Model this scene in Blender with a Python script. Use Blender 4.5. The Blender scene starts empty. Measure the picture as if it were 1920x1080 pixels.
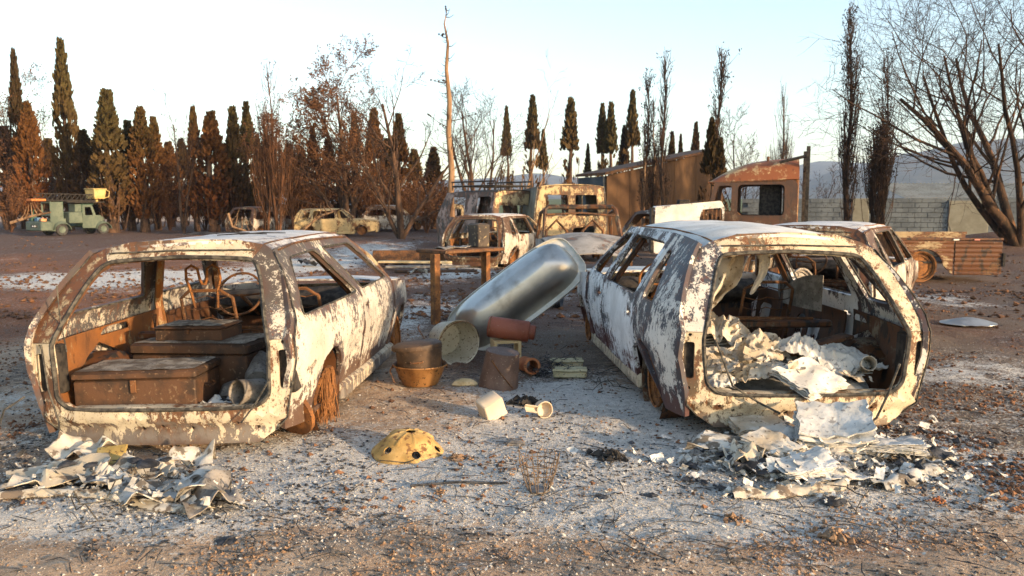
import bpy, bmesh, math, random
from mathutils import Vector, Matrix, Euler, noise, kdtree
from mathutils.geometry import delaunay_2d_cdt
R = math.radians
sc = bpy.context.scene
C = sc.collection
# ---------------------------------------------------------------- camera, sky, sun, exposure
CAM_H = 1.45; F = 1493.3; PITCH = math.atan((540 - 385) / F)
cam_d = bpy.data.cameras.new('camera'); cam = bpy.data.objects.new('camera', cam_d); C.objects.link(cam)
cam.location = (0, 0, CAM_H); cam.rotation_euler = (R(90) - PITCH, 0, 0)
cam_d.sensor_width = 36; cam_d.lens = F / 1920 * 36; cam_d.clip_start = .05; cam_d.clip_end = 20000
cam_d.dof.use_dof = True; cam_d.dof.focus_distance = 5.4; cam_d.dof.aperture_fstop = 4.5
sc.camera = cam
SUN_AZ = R(129); SUN_EL = R(10.5)          # azimuth from +Y towards +X
sunv = Vector((math.sin(SUN_AZ) * math.cos(SUN_EL), math.cos(SUN_AZ) * math.cos(SUN_EL), math.sin(SUN_EL)))
w = bpy.data.worlds.new('World'); sc.world = w; w.use_nodes = True
nt = w.node_tree; bgn = nt.nodes['Background']
sky = nt.nodes.new('ShaderNodeTexSky'); sky.sky_type = 'NISHITA'; sky.sun_disc = False
sky.sun_elevation = SUN_EL; sky.sun_rotation = SUN_AZ; sky.altitude = 100
sky.air_density = 1.0; sky.dust_density = 1.0; sky.ozone_density = .8
nt.links.new(sky.outputs[0], bgn.inputs[0]); bgn.inputs[1].default_value = 0.15
sun_d = bpy.data.lights.new('sun', 'SUN'); sun = bpy.data.objects.new('sun', sun_d); C.objects.link(sun)
sun_d.energy = 3.1; sun_d.angle = R(1.2); sun_d.color = (1, .72, .43)
sun.rotation_euler = sunv.to_track_quat('Z', 'Y').to_euler()
sc.view_settings.view_transform = 'Standard'; sc.view_settings.look = 'None'
sc.view_settings.exposure = 1.45; sc.view_settings.gamma = 1
sc.render.engine = 'CYCLES'
sc.cycles.use_denoising = True; sc.cycles.max_bounces = 6; sc.cycles.diffuse_bounces = 3; sc.cycles.volume_bounces = 1
sc.cycles.transparent_max_bounces = 8
try: sc.cycles.denoiser = 'OPENIMAGEDENOISE'
except Exception: pass

# ---------------------------------------------------------------- places read off the photograph (1920 x 1080)
def P(u, v, Y):
    a = (u - 960) / F; b = (540 - v) / F
    d = Vector((a, math.cos(PITCH) + b * math.sin(PITCH), -math.sin(PITCH) + b * math.cos(PITCH)))
    return Vector((0, 0, CAM_H)) + d * (Y / d.y)
def G(u, v):
    a = (u - 960) / F; b = (540 - v) / F
    d = Vector((a, math.cos(PITCH) + b * math.sin(PITCH), -math.sin(PITCH) + b * math.cos(PITCH)))
    return Vector((0, 0, CAM_H)) + d * (CAM_H / -d.z)

# ---------------------------------------------------------------- mesh helpers
def nz(x, y, z=0.0, s=1.0): return noise.noise(Vector((x * s, y * s, z * s)))
def fbm(x, y, z=0.0, s=1.0, o=4): return noise.fractal(Vector((x * s, y * s, z * s)), 1.0, 2.0, o)
def inpoly(x, y, loops):
    c = False
    for lp in loops:
        n = len(lp); j = n - 1
        for i in range(n):
            xi, yi = lp[i]; xj, yj = lp[j]
            if (yi > y) != (yj > y) and x < (xj - xi) * (y - yi) / (yj - yi) + xi: c = not c
            j = i
    return c
def resample(lp, step, closed=True):
    out = []; n = len(lp)
    for i in range(n if closed else n - 1):
        a = Vector(lp[i]); b = Vector(lp[(i + 1) % n]); k = max(1, int(math.ceil((b - a).length / step - 1e-6)))
        for j in range(k): out.append(tuple(a.lerp(b, j / k)))
    if not closed: out.append(tuple(lp[-1]))
    return out
def rounded(lp, r, seg=3):
    out = []; n = len(lp)
    for i in range(n):
        p = Vector(lp[i]); a = Vector(lp[i - 1]) - p; b = Vector(lp[(i + 1) % n]) - p
        rr = min(r, a.length * .45, b.length * .45); s = p + a.normalized() * rr; e = p + b.normalized() * rr
        for k in range(seg + 1):
            t = k / seg; out.append(tuple((1 - t) ** 2 * s + 2 * t * (1 - t) * p + t * t * e))
    return out
class MB:
    def __init__(s): s.v = []; s.f = []; s.e = {}
    def add(s, vs, fs):
        b = len(s.v); s.v += [tuple(q) for q in vs]; s.f += [tuple(i + b for i in f) for f in fs]; return s
    def box(s, c, size, rot=None, bev=0, taper=1.0):
        x, y, z = (k / 2 for k in size)
        if bev <= 0:
            vs = [(-x, -y, -z), (x, -y, -z), (x, y, -z), (-x, y, -z), (-x * taper, -y * taper, z), (x * taper, -y * taper, z), (x * taper, y * taper, z), (-x * taper, y * taper, z)]
            fs = [(0, 3, 2, 1), (4, 5, 6, 7), (0, 1, 5, 4), (1, 2, 6, 5), (2, 3, 7, 6), (3, 0, 4, 7)]
        else:
            vs = []
            def ring(ix, iy, zz, t=1.0): return [(-ix * t, -(iy - bev) * t, zz), (-(ix - bev) * t, -iy * t, zz), ((ix - bev) * t, -iy * t, zz), (ix * t, -(iy - bev) * t, zz), (ix * t, (iy - bev) * t, zz), ((ix - bev) * t, iy * t, zz), (-(ix - bev) * t, iy * t, zz), (-ix * t, (iy - bev) * t, zz)]
            vs = ring(x - bev, y - bev, -z) + ring(x, y, -z + bev) + ring(x, y, z - bev, taper) + ring(x - bev, y - bev, z, taper)
            fs = [tuple(range(7, -1, -1)), tuple(range(24, 32))]
            for L in range(3):
                for i in range(8): fs.append((L * 8 + i, L * 8 + (i + 1) % 8, L * 8 + 8 + (i + 1) % 8, L * 8 + 8 + i))
        M = rot if rot is not None else Matrix()
        if isinstance(M, (Euler,)): M = M.to_matrix()
        M = M.to_4x4() if len(M) == 3 else M
        c = Vector(c); return s.add([M @ Vector(q) + c for q in vs], fs)
    def tube(s, pts, r, n=6, cap=True, flat=1.0):
        pts = [Vector(p) for p in pts]; m = len(pts); rs = r if isinstance(r, (list, tuple)) else [r] * m
        vs = []; fs = []; prev = None
        for i, p in enumerate(pts):
            t = (pts[min(i + 1, m - 1)] - pts[max(i - 1, 0)])
            t = t.normalized() if t.length > 1e-9 else Vector((0, 0, 1))
            if prev is None:
                a = Vector((0, 0, 1)) if abs(t.z) < .9 else Vector((1, 0, 0)); u = t.cross(a).normalized()
            else:
                u = prev - t * prev.dot(t); u = u.normalized() if u.length > 1e-6 else t.orthogonal().normalized()
            prev = u; v = t.cross(u)
            for k in range(n):
                an = 2 * math.pi * k / n; vs.append(p + (u * math.cos(an) + v * math.sin(an) * flat) * rs[i])
        for i in range(m - 1):
            for k in range(n): fs.append((i * n + k, i * n + (k + 1) % n, (i + 1) * n + (k + 1) % n, (i + 1) * n + k))
        if cap and n > 2: fs += [tuple(range(n - 1, -1, -1)), tuple((m - 1) * n + k for k in range(n))]
        return s.add(vs, fs)
    def lathe(s, prof, n=24, M=None, wob=0.0, ang=2 * math.pi, seed=0):
        M = M or Matrix(); vs = []; fs = []; full = ang > 6.28; cols = n if full else n + 1
        for r, z in prof:
            for k in range(cols):
                a = ang * k / n; rr = r * (1 + wob * nz(math.cos(a) * 1.3 + seed, math.sin(a) * 1.3, z * 3 + seed))
                vs.append(M @ Vector((rr * math.cos(a), rr * math.sin(a), z)))
        for i in range(len(prof) - 1):
            for k in range(n): fs.append((i * cols + k, i * cols + (k + 1) % cols, (i + 1) * cols + (k + 1) % cols, (i + 1) * cols + k))
        return s.add(vs, fs)
    def grid(s, fn, nu, nv, thick=0.0, closed_u=False):
        vs = [Vector(fn(i / nu, j / nv)) for j in range(nv + 1) for i in range(nu + 1)]; W = nu + 1
        fs = [(j * W + i, j * W + i + 1, (j + 1) * W + i + 1, (j + 1) * W + i) for j in range(nv) for i in range(nu)]
        if thick: return s.solid(vs, fs, thick)
        return s.add(vs, fs)
    def solid(s, vs, fs, thick):
        n = len(vs); nrm = [Vector() for _ in vs]; ec = {}
        for f in fs:
            a, b, c = vs[f[0]], vs[f[1]], vs[f[2]]; k = (b - a).cross(c - a)
            for i in f: nrm[i] += k
            for i in range(len(f)):
                e = (f[i], f[(i + 1) % len(f)]); ec[e] = 1
        back = [v - (m.normalized() if m.length > 0 else m) * thick for v, m in zip(vs, nrm)]
        out = list(fs) + [tuple(i + n for i in reversed(f)) for f in fs]
        for (a, b) in ec:
            if (b, a) not in ec: out.append((b, a, a + n, b + n))
        return s.add(vs + back, out)
    def sheet(s, outline, holes, fmap, thick=.03, step=.08):
        loops = [resample(lp, step) for lp in [outline] + list(holes)]
        pts = []; ed = []
        for lp in loops:
            b = len(pts); m = len(lp); pts += lp; ed += [(b + i, b + (i + 1) % m) for i in range(m)]
        kd = kdtree.KDTree(len(pts))
        for i, p in enumerate(pts): kd.insert((p[0], p[1], 0), i)
        kd.balance(); nb = len(pts)
        xs = [p[0] for p in loops[0]]; ys = [p[1] for p in loops[0]]
        x = min(xs) + step * .5; row = 0
        while x < max(xs):
            y = min(ys) + step * (.5 if row % 2 else .1)
            while y < max(ys):
                if kd.find((x, y, 0))[2] > step * .55 and inpoly(x, y, loops): pts.append((x, y))
                y += step
            x += step * .87; row += 1
        vo, eo, fo = delaunay_2d_cdt([Vector(p) for p in pts], ed, [], 0, 1e-6)[:3]
        tris = []
        for f in fo:
            cx = sum(vo[i].x for i in f) / 3; cy = sum(vo[i].y for i in f) / 3
            if inpoly(cx, cy, loops): tris.append(tuple(f))
        b0 = len(s.v); nv = len(vo)
        for i, p in enumerate(vo):
            e = math.exp(-kd.find((p.x, p.y, 0))[2] / .017)
            if e > .02: s.e[b0 + i] = e; s.e[b0 + nv + i] = e
        return s.solid([Vector(fmap(p.x, p.y)) for p in vo], tris, thick)
    def move(s, M, a=0):
        for i in range(a, len(s.v)): s.v[i] = tuple(M @ Vector(s.v[i]))
        return s
    def build(s, name, mat, parent=None, smooth=40, kind=None):
        me = bpy.data.meshes.new(name); me.from_pydata(s.v, [], s.f); me.validate(); me.update()
        o = bpy.data.objects.new(name, me); C.objects.link(o)
        if mat: me.materials.append(mat)
        if s.e and len(me.vertices) == len(s.v):
            at = me.attributes.new('edge', 'FLOAT', 'POINT'); at.data.foreach_set('value', [s.e.get(i, 0.) for i in range(len(s.v))])
        if smooth:
            me.polygons.foreach_set('use_smooth', [True] * len(me.polygons)); me.set_sharp_from_angle(angle=R(smooth))
        if parent: o.parent = parent
        if kind: o['kind'] = kind
        return o
def tag(o, label, cat, group=None):
    o['label'] = label; o['category'] = cat
    if group: o['group'] = group
    return o
def thing(name, label, cat, loc=(0, 0, 0), rot=(0, 0, 0), group=None):
    o = bpy.data.objects.new(name, None); C.objects.link(o); o.empty_display_size = .2
    o.location = loc; o.rotation_euler = rot; return tag(o, label, cat, group)
def copy_tree(o, parent=None):
    c = o.copy(); C.objects.link(c); c.parent = parent
    for ch in list(o.children): copy_tree(ch, c)
    return c
def arc(cx, cy, r, a0, a1, n=8): return [(cx + r * math.cos(R(a0 + (a1 - a0) * i / n)), cy + r * math.sin(R(a0 + (a1 - a0) * i / n))) for i in range(n + 1)]

# ---------------------------------------------------------------- materials
class NT:
    def __init__(s, name, rough=.85, metal=0.0, spec=.3):
        s.m = bpy.data.materials.new(name); s.m.use_nodes = True; s.t = s.m.node_tree; s.b = s.t.nodes['Principled BSDF']
        s.b.inputs['Roughness'].default_value = rough; s.b.inputs['Metallic'].default_value = metal; s.b.inputs['Specular IOR Level'].default_value = spec
        s.tc = s.t.nodes.new('ShaderNodeTexCoord'); s.co = s.tc.outputs['Object']
    def n(s, ty, **kw):
        x = s.t.nodes.new(ty)
        for k, v in kw.items(): setattr(x, k, v)
        return x
    def l(s, a, b): s.t.links.new(a, b)
    def noise(s, scale, detail=5, rough=.55, stretch=None, off=(0, 0, 0), co=None):
        x = s.n('ShaderNodeTexNoise'); x.inputs['Scale'].default_value = scale; x.inputs['Detail'].default_value = detail; x.inputs['Roughness'].default_value = rough
        mp = s.n('ShaderNodeMapping'); mp.inputs['Location'].default_value = off
        if stretch: mp.inputs['Scale'].default_value = stretch
        s.l(co or s.co, mp.inputs[0]); s.l(mp.outputs[0], x.inputs['Vector']); return x.outputs['Fac']
    def step(s, fac, a, b):
        x = s.n('ShaderNodeMapRange'); x.interpolation_type = 'SMOOTHSTEP'; x.inputs['From Min'].default_value = a; x.inputs['From Max'].default_value = b
        s.l(fac, x.inputs['Value']); return x.outputs[0]
    def math(s, op, a, b=None):
        x = s.n('ShaderNodeMath'); x.operation = op
        for i, q in enumerate((a, b)):
            if q is None: continue
            if isinstance(q, (int, float)): x.inputs[i].default_value = q
            else: s.l(q, x.inputs[i])
        return x.outputs[0]
    def mix(s, fac, a, b):
        x = s.n('ShaderNodeMix'); x.data_type = 'RGBA'
        if isinstance(fac, (int, float)): x.inputs[0].default_value = fac
        else: s.l(fac, x.inputs[0])
        for i, q in ((6, a), (7, b)):
            if isinstance(q, (tuple, list)): x.inputs[i].default_value = (*q[:3], 1)
            else: s.l(q, x.inputs[i])
        return x.outputs[2]
    def sep(s, co=None):
        x = s.n('ShaderNodeSeparateXYZ'); s.l(co or s.co, x.inputs[0]); return x.outputs
    def col(s, c):
        if isinstance(c, (tuple, list)): s.b.inputs['Base Color'].default_value = (*c[:3], 1)
        else: s.l(c, s.b.inputs['Base Color'])
        return s
    def rough(s, f, a, b):
        x = s.n('ShaderNodeMapRange'); x.inputs['To Min'].default_value = a; x.inputs['To Max'].default_value = b; s.l(f, x.inputs['Value']); s.l(x.outputs[0], s.b.inputs['Roughness']); return s
    def bump(s, h, st=.3, dist=.01):
        x = s.n('ShaderNodeBump'); x.inputs['Strength'].default_value = st; x.inputs['Distance'].default_value = dist; s.l(h, x.inputs['Height']); s.l(x.outputs[0], s.b.inputs['Normal']); return s
def simple(name, c1, c2, scale=8, rough=.85, metal=0., bump=.2, c3=None, s3=40, lo=.4, hi=.6, stretch=None, co=None, t3=.58):
    k = NT(name, rough, metal)
    if co == 'W': g = k.n('ShaderNodeNewGeometry'); k.co = g.outputs['Position']
    a = k.noise(scale, 6, .6, stretch); c = k.mix(k.step(a, lo, hi), c1, c2)
    b = k.noise(s3, 4, .6, stretch, (3, 1, 7))
    if c3: c = k.mix(k.step(b, t3, t3 + .06), c, c3)
    k.col(c)
    if bump: k.bump(k.math('ADD', a, b), bump, .01)
    return k.m
def burnt(name, light, dark, rust, sc1=9, cover=.5, speck=.6, rustlev=.55, low=None, lowz=.45, stretch=(1, 1, .55), rough=.8, dirt=.25, hi=None, hiz=.8):
    """burnt sheet metal: pale oxide flaking over dark primer and rust"""
    k = NT(name, rough)
    big = k.noise(2.1, 4, .5, None, (5, 2, 1)); a = k.noise(sc1, 7, .62, stretch, (1, 4, 2)); f = k.noise(sc1 * 4.2, 6, .7, stretch, (7, 3, 9)); g = k.noise(sc1 * 1.7, 6, .6, (1, 1, .35), (2, 8, 3))
    m = k.math('ADD', k.math('MULTIPLY', big, .62), k.math('MULTIPLY', a, .52)); m = k.math('ADD', m, k.math('MULTIPLY', f, .50))
    base = k.mix(k.step(g, rustlev - .04, rustlev + .05), dark, rust)
    lt = k.mix(k.step(k.noise(3.3, 4, .6, None, (9, 9, 1)), .35, .7), light, tuple(c * .72 for c in light))
    if low:
        z = k.sep()[2]; zz = k.math('ADD', z, k.math('MULTIPLY', k.math('SUBTRACT', a, .5), .45))
        lm = k.step(zz, lowz + .05, lowz - .06)
        base = k.mix(lm, base, low); m = k.math('SUBTRACT', m, k.math('MULTIPLY', lm, .13))
    if hi:
        z2 = k.math('ADD', k.sep()[2], k.math('MULTIPLY', k.math('SUBTRACT', a, .5), .30)); hm = k.step(z2, hiz - .05, hiz + .05)
        base = k.mix(hm, base, hi); m = k.math('SUBTRACT', m, k.math('MULTIPLY', hm, .085))
    th = 1.52 * .5 + (.5 - cover) * .55
    ea = k.n('ShaderNodeAttribute'); ea.attribute_name = 'edge'; ed = k.math('MULTIPLY', ea.outputs['Fac'], k.step(k.noise(6, 5, .6, None, (3, 6, 2)), .35, .62))
    m = k.math('SUBTRACT', m, k.math('MULTIPLY', ed, .155)); base = k.mix(k.math('MULTIPLY', ed, .75), base, tuple(.5 * q + .015 for q in rust))
    mask = k.step(m, th + .02, th + .09)
    c = k.mix(mask, base, lt)
    sp = k.step(f, speck, speck + .03); c = k.mix(k.math('MULTIPLY', sp, .85), c, tuple(.6 * (dark[i] + rust[i]) for i in range(3)))
    c = k.mix(k.math('MULTIPLY', k.step(k.noise(5, 6, .7, None, (4, 4, 4)), .5, .75), dirt), c, tuple(q * .5 for q in rust))
    k.col(c); k.rough(mask, .55, .92); k.bump(k.math('ADD', k.math('MULTIPLY', mask, .6), f), .35, .006)
    return k.m
CREAM = (.56, .49, .37); WHITE = (.62, .60, .57); DGREY = (.075, .078, .09); RUST = (.20, .075, .025); BROWN = (.10, .045, .025); MAROON = (.105, .038, .035)
m_lflank = burnt('flaked white paint over grey', (.58, .53, .45), (.085, .08, .085), (.15, .07, .045), 25, .56, .62, .56, low=(.12, .075, .055), lowz=.27, stretch=(1, 1, .75), dirt=.2, hi=(.075, .064, .056), hiz=.82)
m_lframe = burnt('cream primer with rust', CREAM, (.09, .07, .055), (.15, .07, .035), 16, .62, .60, .45, low=(.17, .15, .135), lowz=.15, dirt=.6)
m_lpillar = burnt('rusty pillar', (.42, .34, .22), (.075, .052, .04), (.13, .055, .025), 22, .43, .58, .42, dirt=.7)
m_roof = burnt('ash grey roof', (.66, .64, .62), (.20, .20, .22), (.24, .13, .08), 13, .66, .60, .6, stretch=(1, 1, 1), dirt=.12)
m_roof2 = burnt('white ash roof', (.74, .71, .66), (.26, .25, .25), (.30, .18, .10), 16, .76, .61, .6, stretch=(1, 1, 1), dirt=.06)
m_rflank = burnt('white ash over maroon paint', (.72, .73, .74), (.06, .07, .085), MAROON, 22, .68, .64, .58, low=MAROON, lowz=.33, stretch=(1, 1, .6), dirt=.05, hi=(.07, .065, .065), hiz=.84)
m_rquarter = burnt('dark scorched quarter', (.66, .63, .58), (.055, .06, .075), (.10, .05, .045), 19, .54, .62, .56, low=(.10, .05, .045), lowz=.22, stretch=(1, 1, .6), dirt=.1)
m_rframe = burnt('cream sheet metal', (.60, .51, .37), (.10, .075, .05), (.16, .07, .03), 18, .61, .585, .5, low=(.22, .18, .14), lowz=.10, dirt=.45)
m_inner = burnt('scorched inner metal', (.22, .18, .13), (.022, .019, .018), (.10, .042, .018), 8, .33, .6, .46, dirt=.6)
m_orange = burnt('sunlit orange rusty panel', (.36, .26, .14), (.07, .035, .018), (.24, .095, .03), 10, .38, .6, .38, dirt=.3)  # sunlight on the left inner side is painted in as orange
m_black = simple('soot black', (.018, .016, .015), (.05, .042, .036), 14, .9, bump=.3)
m_rust = simple('brown rust', (.13, .055, .022), (.28, .115, .035), 9, .85, c3=(.05, .03, .02), s3=60)
m_rustdark = simple('dark rust', (.06, .032, .02), (.15, .065, .026), 9, .8, c3=(.22, .13, .07), s3=55)
m_seal = simple('charred seal', (.03, .028, .026), (.10, .09, .075), 25, .9)
m_ashw = simple('white ash', (.40, .38, .35), (.62, .59, .54), 7, .95, bump=.6, c3=(.2, .2, .2), s3=50)
m_paper = simple('burnt paper', (.40, .33, .24), (.60, .55, .47), 5, .9, bump=.5, c3=(.20, .15, .10), s3=26)
m_paperw = simple('ash white paper', (.52, .50, .46), (.70, .67, .62), 6, .9, bump=.5, c3=(.30, .28, .26), s3=30)
m_char = simple('charcoal', (.018, .018, .02), (.055, .055, .06), 20, .6, bump=.4)
m_chest = simple('rusty tin chest', (.045, .028, .019), (.095, .047, .025), 6, .7, c3=(.16, .10, .06), s3=38, t3=.60, bump=.25)
m_chesttop = simple('ash dusted chest lid', (.14, .11, .085), (.34, .30, .25), 10, .9, c3=(.08, .05, .03), s3=50, bump=.4)
# ---------------------------------------------------------------- ground
def gz(x, y):
    d = math.hypot(x, y); n = .024 * fbm(x, y, 0, 1.3, 5) + .010 * max(0, fbm(x, y, 5, 4.5, 4)) + .006 * nz(x, y, 3, 9)
    far = min(1, max(0, (d - 9) / 12)); n += far * (.10 * fbm(x, y, 7, .16, 4) + .04 * fbm(x, y, 2, .7, 3))
    n += .35 * math.exp(-((x + 3.6) / 3.2) ** 2 - ((y - 25) / 3.0) ** 2)                 # grey earth bank behind the middle wreck
    n += .55 * math.exp(-((x - 16.5) / 3.0) ** 2 - ((y - 27) / 1.6) ** 2)               # brown mound by the block wall
    return n * (1 if d < 60 else max(0, 1 - (d - 60) / 60))
def patch(u, v, ru, rv, p=1.0):
    c = G(u, v); e = G(u + ru, v); k = G(u, v - rv); return (c.x, c.y, abs(e.x - c.x), abs(k.y - c.y), p)
def blob(x, y, cx, cy, rx, ry, p):
    a = ((x - cx) / rx) ** 2
    if a > 9: return 0.
    b = ((y - cy) / ry) ** 2
    return p * math.exp(-a - b) if b < 9 else 0.
ASH = [(1120, 850, 260, 85, 1.05), (1540, 860, 330, 75, 1.0), (1250, 930, 250, 45, .7), (1050, 780, 140, 60, .5), (620, 900, 260, 70, .45), (230, 960, 260, 40, .75), (430, 870, 120, 50, .4),
       (120, 530, 230, 13, 1.0), (330, 518, 140, 11, .8), (570, 498, 110, 12, .9), (860, 512, 80, 13, .9), (1000, 540, 60, 25, .6), (780, 590, 90, 40, .45),        (1850, 690, 120, 50, .35), (1760, 560, 60, 20, .4), (700, 480, 100, 6, .5)]
REDS = [(1550, 1010, 330, 60, .6), (80, 460, 260, 22, .95), (300, 470, 200, 20, .6), (60, 600, 110, 40, .9), (1750, 450, 150, 15, .8), (950, 1040, 250, 60, .45), (880, 690, 90, 40, .5), (1780, 620, 120, 50, .3)]
DARK = [(1800, 800, 140, 120, .7), (60, 830, 90, 90, .75), (820, 570, 120, 30, .5), (1850, 960, 200, 70, .35), (600, 840, 120, 40, .6), (1180, 850, 60, 40, .5), (1010, 700, 130, 40, .6), (900, 900, 400, 40, .3), (1850, 560, 120, 40, .9), (1780, 700, 170, 110, .75), (1400, 500, 600, 14, .5), (1860, 490, 140, 14, .7), (1000, 620, 150, 60, .6), (60, 700, 80, 80, .6), (350, 455, 400, 12, .55), (640, 560, 80, 30, .5), (1000, 520, 100, 30, .5), (500, 440, 400, 10, .4), (120, 1040, 200, 30, .2)]
ASH, REDS, DARK = ([patch(*q) for q in L] for L in (ASH, REDS, DARK))
def axis(lo, hi, c, h0, k):
    out = [c]; x = c
    while x < hi: x += h0 + k * max(0, abs(x - c) - 3.4); out.append(x)
    x = c; pre = []
    while x > lo: x -= h0 + k * max(0, abs(x - c) - 3.4); pre.append(x)
    return pre[::-1] + out
gxs = axis(-5200, 5200, .0, .05, .035); gys = axis(-300, 3900, 5.4, .045, .032)
gm = MB(); W_ = len(gxs)
gm.v = [(x, y, gz(x, y) if abs(x) < 120 and -5 < y < 120 else 0.0) for y in gys for x in gxs]
gm.f = [(j * W_ + i, j * W_ + i + 1, (j + 1) * W_ + i + 1, (j + 1) * W_ + i) for j in range(len(gys) - 1) for i in range(W_ - 1)]
k = NT('burnt ground', .95, spec=.15)
def attr(k, nm):
    a = k.n('ShaderNodeAttribute'); a.attribute_name = nm; return a.outputs['Fac']
a_ash, a_red, a_dark = attr(k, 'ash'), attr(k, 'red'), attr(k, 'dark')
n1 = k.noise(1.1, 6, .6); n2 = k.noise(6, 7, .65, None, (3, 3, 0)); n3 = k.noise(45, 5, .7, None, (1, 7, 0)); n4 = k.noise(130, 3, .7, None, (4, 4, 0)); n5 = k.noise(17, 6, .7, None, (9, 2, 0))
soil = k.mix(k.step(n2, .35, .65), (.42, .285, .19), (.58, .425, .295))
red = k.mix(k.step(n5, .35, .65), (.23, .080, .032), (.38, .150, .060))
c = k.mix(k.step(k.math('ADD', a_red, k.math('MULTIPLY', k.math('SUBTRACT', n2, .5), 1.2)), .25, .75), soil, red)
dk = k.step(k.math('ADD', a_dark, k.math('MULTIPLY', k.math('SUBTRACT', n5, .5), 2.0)), .25, .8)
c = k.mix(k.math('MULTIPLY', dk, .75), c, (.07, .06, .055))
am = k.math('ADD', a_ash, k.math('MULTIPLY', k.math('SUBTRACT', n2, .5), .9)); am = k.math('ADD', am, k.math('MULTIPLY', k.math('SUBTRACT', n3, .5), 1.6)); am = k.math('ADD', am, k.math('MULTIPLY', k.math('SUBTRACT', n1, .5), .8))
ashc = k.mix(k.step(n5, .3, .7), (.50, .47, .43), (.80, .76, .70))
c = k.mix(k.step(am, .18, .52), c, ashc)
c = k.mix(k.math('MULTIPLY', k.step(n4, .56, .66), .45), c, (.06, .056, .054))
c = k.mix(k.math('MULTIPLY', k.step(n4, .42, .34), .7), c, (.62, .59, .55))
n6 = k.noise(75, 4, .75, None, (6, 1, 0)); c = k.mix(k.math('MULTIPLY', k.step(n6, .54, .66), .5), c, (.06, .054, .05))
k.col(c); k.bump(k.math('ADD', k.math('MULTIPLY', n3, 1.2), k.math('ADD', k.math('MULTIPLY', n5, 2.0), k.math('MULTIPLY', n4, .4))), .9, .02)
m_ground = k.m
go = gm.build('ground', m_ground, smooth=180); go['kind'] = 'structure'
for nm, L in (('ash', ASH), ('red', REDS), ('dark', DARK)):
    vals = []
    for x, y, z in gm.v:
        if abs(x) > 60 or y < 1.5 or y > 70: vals.append(.35 if nm != 'ash' else 0.0); continue
        s = 0
        for q in L: s += blob(x, y, *q)
        if y > 26: s = s + (.35 if nm == 'red' else .2 if nm == 'dark' else 0) * min(1, (y - 26) / 10)
        if nm == 'ash' and y < 7 and abs(x) < 4: s += .22 * min(1, max(0, (y - 3.2) / .8))
        if nm == 'dark': s += .50 * min(1, max(0, (y - 6) / 3.5)) * (1.2 if x > 0 else .8) + .22 * min(1, max(0, (x - 2.2) / 1.2)) * min(1, max(0, (y - 4) / 2))
        if nm == 'red': s += .95 * min(1, max(0, (y - 6.5) / 4)) * (1 if x < 2 else .6)
        vals.append(s + .25 * fbm(x, y, 1.7 * len(nm), .8, 3) - .05 + (.16 * min(1, max(0, (y - 4.2) / 2)) if nm == 'dark' else 0))
    at = go.data.attributes.new(nm, 'FLOAT', 'POINT'); at.data.foreach_set('value', vals)

# small loose bits nobody could count
def scatter(name, mat, n, area, make, seed, keep=None):
    rnd = random.Random(seed); mb = MB(); c = 0; tries = 0
    while c < n and tries < n * 12:
        tries += 1
        u = rnd.uniform(*area[0]); v = area[1][0] + (area[1][1] - area[1][0]) * rnd.random() ** .7
        g = G(u, v)
        if keep and rnd.random() > keep(g.x, g.y): continue
        make(mb, Vector((g.x, g.y, gz(g.x, g.y))), rnd); c += 1
    o = mb.build(name, mat, smooth=0); o['kind'] = 'stuff'; return o
def clod(mb, p, rnd, lo=.006, hi=.03, flat=.75):
    s = lo + (hi - lo) * rnd.random() ** 3.2; vs = []
    for q in ((1, 0, 0), (-1, 0, 0), (0, 1, 0), (0, -1, 0), (0, 0, 1), (0, 0, -1)):
        vs.append(p + Vector(q) * s * rnd.uniform(.6, 1.3) * (flat if q[2] else 1) + Vector((rnd.uniform(-.4, .4) * s, rnd.uniform(-.4, .4) * s, s * .3)))
    mb.add(vs, [(0, 2, 4), (2, 1, 4), (1, 3, 4), (3, 0, 4), (2, 0, 5), (1, 2, 5), (3, 1, 5), (0, 3, 5)])
def flake(mb, p, rnd, lo=.005, hi=.028):
    s = lo + (hi - lo) * rnd.random() ** 4; a = rnd.uniform(0, 6.28); t = Euler((rnd.uniform(-.7, .7), rnd.uniform(-.7, .7), a)).to_matrix(); n = rnd.choice((4, 5, 5))
    mb.add([p + t @ Vector((math.cos(i * 6.28 / n) * s * rnd.uniform(.5, 1.2), math.sin(i * 6.28 / n) * s * rnd.uniform(.3, .8), 0)) + Vector((0, 0, s * .45)) for i in range(n)] , [tuple(range(n))])
def A_at(L): return lambda x, y: min(1, .04 + sum(blob(x, y, *q) for q in L))
m_clod = simple('orange soil crumbs', (.20, .12, .07), (.33, .21, .13), 30, .95, bump=0)
m_flake = simple('ash flakes material', (.30, .285, .26), (.55, .525, .48), 30, .95, bump=0)
m_bits = simple('charred bits', (.02, .02, .022), (.07, .065, .065), 30, .8, bump=0)
clump = lambda x, y: max(.02, min(1, (nz(x, y, 4, 2.2) + .05) * 3 * max(0, nz(x, y, 9, .8) + .45)))
scatter('soil_crumbs', m_clod, 8000, ((-100, 2020), (600, 1100)), lambda m, p, r: clod(m, p, r, .002, .012), 5, clump)
scatter('ash_flakes', m_flake, 20000, ((-100, 2020), (500, 1100)), lambda m, p, r: flake(m, p, r, .002, .013), 6, A_at(ASH))
scatter('charcoal_bits', m_bits, 16000, ((-100, 2020), (480, 1100)), lambda m, p, r: clod(m, p, r, .003, .013, .5), 7, lambda x, y: max(.05, nz(x, y, 2, 1.5) + .25) * min(1, max(.25, (y - 2.6) / 1.6)))
m_greycr = simple('grey ash crumbs', (.25, .215, .18), (.50, .45, .39), 20, .95, bump=0)
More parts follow.
